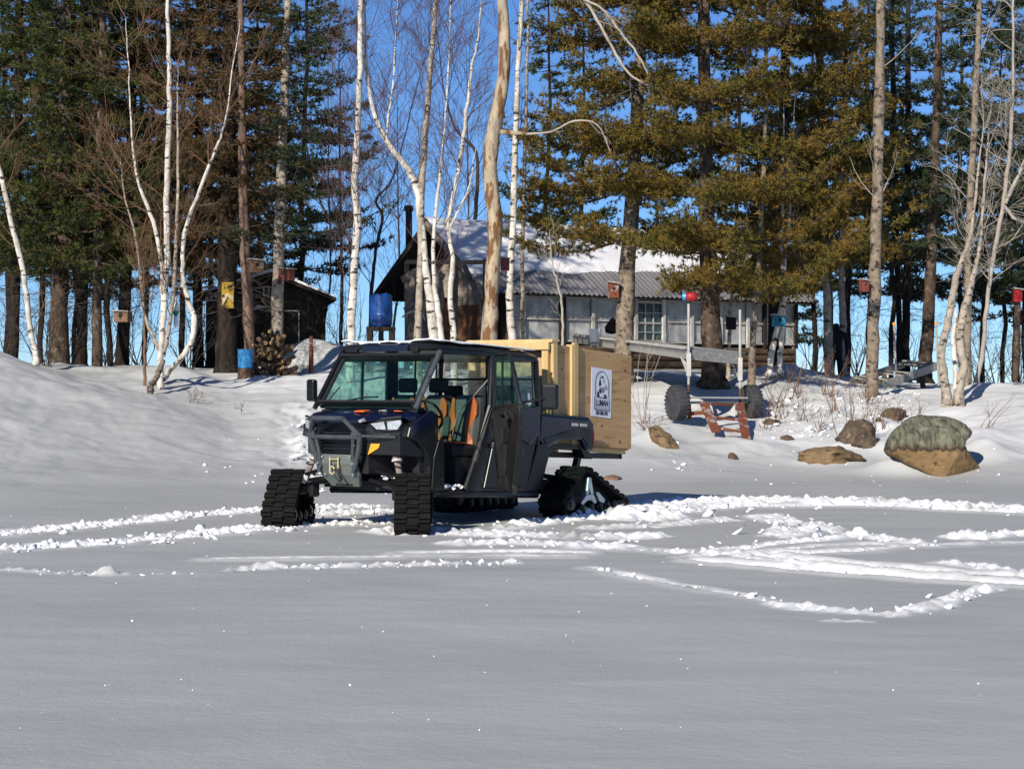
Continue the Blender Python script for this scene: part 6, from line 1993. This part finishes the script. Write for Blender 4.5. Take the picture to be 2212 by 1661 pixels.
bare_tree('birch_tree', 'white birch leaning right at the far left edge', [[(-22, 200, 9), (-8, 330, 11), (6, 400, 13), (30, 500, 14), (52, 600, 14), (62, 690, 14), (78, 770, 16)]], 44.0, 'birch', 'twig_brown', 201, n=12, L=1.3)
bare_tree('birch_tree', 'white birch clump with curved stems left of the shed', [
    [(361, 0, 9), (365, 120, 12), (366, 220, 13), (361, 400, 15), (360, 560, 16), (353, 690, 16), (347, 760, 16), (345, 860, 14)],
    {'pts': [(285, 290, 5), (298, 390, 8), (330, 480, 10), (349, 570, 11), (351, 660, 12), (349, 740, 13), (347, 800, 10)], 'base': False, 'ext': 2.4},
    {'pts': [(485, 270, 5), (462, 330, 7), (432, 410, 9), (402, 490, 11), (394, 570, 12), (404, 640, 13), (420, 690, 14), (414, 735, 14), (392, 772, 15), (368, 800, 15, 41.8), (352, 822, 13, 41.4)], 'base': False, 'ext': 2.2},
    {'pts': [(384, 300, 6), (384, 420, 8), (380, 540, 9), (376, 620, 10), (366, 700, 11), (352, 770, 12)], 'base': False, 'ext': 1.5, 'm': 'birch_grey'},
    {'pts': [(268, 420, 4), (290, 500, 6), (303, 580, 7), (308, 650, 8), (318, 700, 8), (340, 745, 10), (350, 770, 10)], 'base': False, 'ext': .8, 'm': 'birch_grey'},
    {'pts': [(352, 780, 12, 40.6), (340, 810, 15, 40.2), (325, 835, 16, 39.8), (310, 853, 16, 39.4)], 'ext': 0, 'm': 'bark_grey', 'n': 0},
    {'pts': [(309, 640, 6), (312, 740, 7), (306, 840, 8)], 'ext': .8, 'm': 'twig_brown', 'n': 6, 'L': .7},
], 40.8, 'birch', 'twig_brown', 202, n=20, L=1.45, r=.012, z0=2.9, kids=(5, 4), ext=3.0, ang=(.5, 1.15))
bare_tree('birch_tree', 'tall straight white birch between the shed and the blue barrel', [[(780, 0, 14), (777, 150, 15), (772, 300, 16), (766, 400, 18), (771, 470, 19), (764, 600, 20), (757, 745, 22)]], 43.0, 'birch', 'twig_birch', 203, n=34, L=1.8, r=.012, z0=3.0, kids=(7, 5))
bare_tree('birch_tree', 'white birch clump of four stems before the cabin gable', [
    [(790, 110, 6), (796, 190, 9), (812, 255, 12), (838, 310, 15), (882, 368, 18), (903, 420, 19), (915, 540, 20), (928, 640, 22), (936, 745, 24)],
    {'pts': [(941, -20, 11), (935, 90, 13), (925, 200, 14), (917, 330, 16), (910, 420, 17), (908, 560, 18), (905, 660, 19), (903, 745, 22)], 'm': 'birch_grey'},
    {'pts': [(970, 120, 4), (960, 280, 6), (948, 400, 8), (936, 520, 10), (940, 620, 13), (950, 700, 16), (953, 745, 18)], 'm': 'birch', 'ext': 2.0},
    {'pts': [(1030, 100, 5), (1018, 150, 7), (1008, 240, 9), (996, 330, 10), (980, 420, 11), (968, 490, 12), (978, 560, 13), (972, 640, 14), (978, 700, 15), (980, 745, 17)], 'ext': 2.5},
    {'pts': [(1015, 400, 5), (998, 440, 6), (980, 475, 7), (970, 500, 7)], 'base': False, 'ext': .8, 'n': 3, 'z0': 4.5},
    {'pts': [(850, 170, 4), (838, 260, 6), (835, 306, 7)], 'base': False, 'ext': 2.0, 'z0': 6.0},
], 43.2, 'birch', 'twig_birch', 204, n=22, L=1.6, r=.011, z0=3.4, kids=(7, 5), ext=3.0)
bare_tree('dead_tree', 'thick dead tree with peeling tan bark rising behind the vehicle roof', [
    [(1083, -20, 22), (1090, 90, 25), (1084, 190, 27), (1068, 280, 29), (1060, 320, 33), (1060, 390, 31), (1068, 470, 33), (1066, 540, 32), (1061, 640, 33), (1058, 745, 38)],
    {'pts': [(1138, 290, 7), (1115, 288, 9), (1080, 286, 12)], 'base': False, 'ext': 0, 'n': 0},
    {'pts': [(1420, 190, 2, 41.6), (1385, 178, 4, 41.6), (1350, 150, 5, 41.7), (1318, 95, 6, 41.8), (1282, 30, 7, 41.9), (1240, -30, 9, 42.0), (1180, -90, 11, 42.1), (1085, -60, 12, 42.2)], 'base': False, 'ext': 0, 'n': 8, 'L': .8, 'r': .014, 'z0': 6.5, 'm': 'twig_pale'},
    {'pts': [(1408, 182, 2, 41.5), (1385, 130, 4, 41.5), (1340, 70, 5, 41.6), (1300, 20, 5, 41.8), (1262, 0, 6, 41.9)], 'base': False, 'ext': 0, 'n': 6, 'L': .6, 'r': .012, 'z0': 6.5, 'm': 'twig_pale'},
    {'pts': [(1320, 330, 2, 41.6), (1290, 270, 3, 41.6), (1240, 262, 4, 41.7), (1190, 285, 4, 41.9), (1138, 290, 6)], 'base': False, 'ext': 0, 'n': 5, 'L': .5, 'r': .01, 'z0': 4.5, 'm': 'twig_pale'}],
    42.2, 'peeled', 'twig_pale', 205, n=0, cat='dead tree', kids=(3, 2), up=-.05)
bare_tree('birch_tree', 'white birch close behind the dead peeled trunk', [[(1128, -10, 12), (1120, 120, 13), (1114, 280, 15), (1110, 420, 17), (1106, 540, 18), (1100, 640, 18), (1107, 745, 21)]], 43.8, 'birch', 'twig_birch', 206, n=12, L=1.3, z0=4.2)
bare_tree('birch_tree', 'slender grey trunk just right of the white birch by the dead tree', [[(1140, 60, 7), (1137, 200, 9), (1132, 400, 10), (1128, 600, 11), (1130, 745, 13)]], 46.5, 'birch_grey', 'twig_birch', 207, n=10, L=1.2, z0=4.5)
bare_tree('bare_tree', 'thin grey sapling in front of the cabin eave with drooping twigs', [[(1192, 560, 3), (1200, 600, 4), (1212, 640, 5), (1216, 720, 6), (1214, 780, 7)]], 40.0, 'twig_pale', 'twig_pale', 209, n=9, L=.6, r=.006, z0=1.9, kids=(3, 2), ext=.6, cat='bare tree')
bare_tree('bare_tree', 'slim bare trunk right of the dock in front of the cabin', [[(1652, 300, 9), (1645, 450, 11), (1638, 620, 13), (1628, 720, 14), (1624, 790, 16)]], 42.4, 'bark_grey', 'twig_brown', 210, n=9, L=1.0, z0=3.2, cat='bare tree')
bare_tree('birch_tree', 'pair of knotty white birches at the right cabin corner', [
    [(1705, 480, 7), (1696, 560, 9), (1692, 640, 12), (1684, 690, 14), (1671, 740, 15), (1662, 800, 18)],
    {'pts': [(1690, 470, 8), (1688, 560, 9), (1694, 650, 11), (1690, 710, 12), (1686, 760, 13), (1684, 800, 15)]}], 44.2, 'birch', 'twig_pale', 211, n=6, L=.9, z0=3.0, ext=3.0)
bare_tree('bare_tree', 'thin grey trunk holding the small black box before the cabin', [[(1600, 600, 5), (1580, 640, 7), (1577, 720, 8), (1574, 800, 9)]], 44.4, 'birch_grey', 'twig_pale', 212, n=5, L=.8, z0=2.9, ext=1.0, cat='bare tree')
bare_tree('aspen_tree', 'tall straight pale aspen trunk right of the cabin with few dead twigs', [[(1904, -20, 22), (1901, 150, 25), (1897, 330, 27), (1892, 500, 30), (1888, 650, 32), (1884, 780, 31)]], 42.0, 'bark_grey', 'twig_pale', 213, n=6, L=1.3, r=.016, z0=4.5, kids=(3, 2), cat='aspen')
bare_tree('bare_tree', 'mottled thin trunk hiding part of the black statue', [[(1778, 520, 13), (1786, 640, 16), (1788, 720, 18), (1790, 800, 19)]], 47.6, 'birch_grey', 'twig_dark', 214, n=3, L=.8, z0=4.5, ext=3.0, cat='bare tree')
bare_tree('bare_tree', 'knotty grey trunk just right of the black statue', [[(1816, 520, 12), (1818, 640, 14), (1821, 700, 15), (1822, 800, 17)]], 50.5, 'birch_grey', 'twig_dark', 215, n=3, L=.8, z0=4.5, ext=3.0, cat='bare tree')
bare_tree('birch_tree', 'grey birch with two wavy stems at right standing in open snow', [
    [(2098, 500, 9), (2083, 550, 13), (2066, 600, 17), (2056, 650, 19), (2047, 700, 20), (2034, 760, 21), (2040, 815, 23), (2046, 860, 27)],
    {'pts': [(2118, 520, 9), (2105, 590, 14), (2092, 640, 18), (2078, 690, 21), (2074, 740, 22), (2082, 790, 22), (2073, 830, 24), (2062, 865, 26)]},
    {'pts': [(2064, 690, 9), (2060, 740, 13), (2064, 800, 14), (2062, 840, 13)], 'ext': .3, 'm': 'birch', 'n': 0, 'base': False}], 40.0, 'birch_grey', 'twig_pale', 216, n=9, L=1.3, r=.013, z0=3.4, ext=2.2)
bare_tree('aspen_tree', 'tall tan aspen trunk behind the wavy grey birch at right', [[(2118, -20, 13), (2112, 120, 15), (2103, 300, 17), (2095, 470, 18), (2090, 640, 21), (2088, 800, 24)]], 42.4, 'bark_grey', 'twig_pale', 217, n=10, L=1.6, r=.015, z0=3.6, kids=(4, 3), cat='aspen')
bare_tree('bare_tree', 'pale many-branched bare tree at the right edge', [
    [(2188, 150, 6), (2184, 300, 8), (2168, 430, 9), (2146, 560, 9), (2134, 640, 9), (2122, 760, 10), (2112, 820, 11)],
    {'pts': [(2290, 240, 5), (2240, 300, 7), (2200, 380, 8), (2172, 440, 8)], 'base': False, 'z0': 3.0, 'ext': 1.0},
    {'pts': [(2290, 520, 5), (2230, 490, 7), (2190, 470, 8), (2165, 440, 8)], 'base': False, 'z0': 3.0, 'ext': .8}],
    43.0, 'twig_pale', 'twig_pale', 218, n=26, L=1.6, r=.014, z0=3.6, kids=(5, 3), up=.02, ang=(.6, 1.2), cat='bare tree')
bare_tree('bare_tree', 'brown post-like trunk topped by the bright red box at far right', [[(2198, 640, 15), (2196, 720, 16), (2194, 815, 18)]], 46.0, 'bark_pine', 'twig_dark', 219, n=0, ext=0.05, cat='bare tree')
bare_tree('bare_tree', 'dark leaning trunk behind the birch clump above the snowy roof', [[(960, 200, 3), (985, 280, 5), (1028, 330, 7), (1030, 420, 8), (1022, 520, 9), (1020, 700, 10)]], 58.0, 'twig_dark', 'twig_dark', 220, n=24, L=1.8, r=.014, z0=5.0, cat='bare tree')
bare_tree('bare_tree', 'dark crooked trunk left of the blue barrel', [[(850, 380, 3), (812, 430, 5), (826, 470, 6), (812, 540, 7), (802, 640, 8), (798, 780, 9)]], 52.0, 'twig_dark', 'twig_dark', 221, n=26, L=1.6, r=.012, z0=3.4, cat='bare tree')
bare_tree('bare_tree', 'thin dark trunk between the shed and the straight birch', [[(735, 440, 5), (738, 600, 7), (736, 780, 9)]], 51.0, 'twig_dark', 'twig_dark', 222, n=28, L=1.4, r=.011, z0=2.8, cat='bare tree')
bare_tree('bare_tree', 'grey trunk with a side limb just right of the shed', [[(690, 430, 5), (722, 478, 7), (752, 510, 8), (760, 560, 9), (755, 700, 10), (752, 790, 11)]], 49.0, 'birch_grey', 'twig_dark', 223, n=24, L=1.4, r=.012, z0=3.2, cat='bare tree')
for k, (u, d, h) in enumerate([(700, 60, 8), (850, 62, 7), (1000, 62, 8)]):
    bare_tree('background_birch', place('thin bare background tree against the sky left of the roof', k, 3), [[(u + 10, 830 - h * FPX / d * .8, 3), (u + 14, 600, 4), (u, 700, 6), (u - 3, 790, 7)]], d, 'twig_dark', 'twig_birch', 240 + k, n=30, L=2.0, r=.013, z0=3.5, kids=(6, 5), cat='bare tree', group='thin bare background trees')

# -- brush and shrubs
def shrub(label, u, d, h, n, m, seed, spread=.35, kids=(4, 3), name='shrub', group=None, lean=0.0):
    rng = np.random.default_rng(seed)
    x = (u - CU) * d / FPX
    b = np.array([x, d, gz(x, d)])
    t = empty(name, b, 0, label, 'shrub', group)
    S = []
    for _ in range(n):
        a = rng.uniform(0, 6.283)
        dv = np.array([math.cos(a) * spread + lean, math.sin(a) * spread, 1.0])
        dv /= np.linalg.norm(dv)
        grow(rng, b + np.array([rng.normal(0, .08), rng.normal(0, .08), -.05]), dv, h * rng.uniform(.6, 1.15), .006 + .004 * h, 0, S, .03, kids, (.35, .9), .13, .5)
    seg_obj('stems', S, b, M[m], t)
    return t
for i, (u, d, h) in enumerate([(10, 46, 1.9), (95, 45, 1.8), (150, 48, 2.2), (230, 49, 2.0), (300, 49, 2.2), (410, 47, 2.0), (440, 51, 2.3), (715, 52, 2.4), (760, 54, 2.4)]):
    shrub(place('tangled bare brush under the pines left of the cabin', i, 9), u, d, h, 11, 'twig_dark', 300 + i, .55, group='brush left of the cabin')
for i, (u, d, h) in enumerate([(1760, 54, 2.0), (1850, 52, 1.9), (1960, 53, 1.8), (2110, 48, 1.6), (2150, 50, 1.8), (2200, 52, 1.9)]):
    shrub(place('bare dark brush along the crest right of the cabin', i, 6), u, d, h, 11, 'twig_dark', 330 + i, .5, group='brush right of the cabin')
for i, (u, d, h, n) in enumerate(sorted([(1655, 38.6, .8, 6), (1690, 39.5, .7, 6), (1735, 39.0, .7, 7), (1770, 38.2, .6, 6), (1800, 40.0, .8, 7), (1830, 37.0, 1.1, 6), (1868, 36.6, 1.2, 6), (1905, 38.0, .8, 5), (1720, 42, 1.0, 7), (1780, 42.0, 1.0, 6), (1680, 40.5, 1.1, 5), (1870, 41, .7, 6), (1945, 38.5, .6, 4), (1985, 38.6, .5, 4)])):
    shrub(place('low brown shrub in the snow between dock and big boulder', i, 14), u, d, h, n, 'twig_brown', 360 + i, .45, group='shrubs among the shore rocks', kids=(3, 2))
shrub('pale thin saplings right beside the plywood crate', 1385, 38.0, 1.7, 6, 'twig_pale', 391, .22, kids=(2, 2))
shrub('bare twigs leaning right beside the big lichen boulder', 2120, 37.2, .9, 4, 'twig_brown', 392, .3, kids=(3, 1), lean=.5)
shrub('dry twigs in the snow left of the tan rock by the crate', 1410, 37.0, .5, 5, 'twig_brown', 393, .6)
shrub('dry leafy stalks at the foot of the red pipe post', 640, 45.4, .35, 12, 'twig_brown', 394, .9)
shrub('low dry twigs at the foot of the birch clump', 420, 39.0, .35, 5, 'twig_brown', 395, .7)
shrub('few thin twigs in the snow below the shed', 520, 38.5, .3, 3, 'twig_brown', 396, .8)
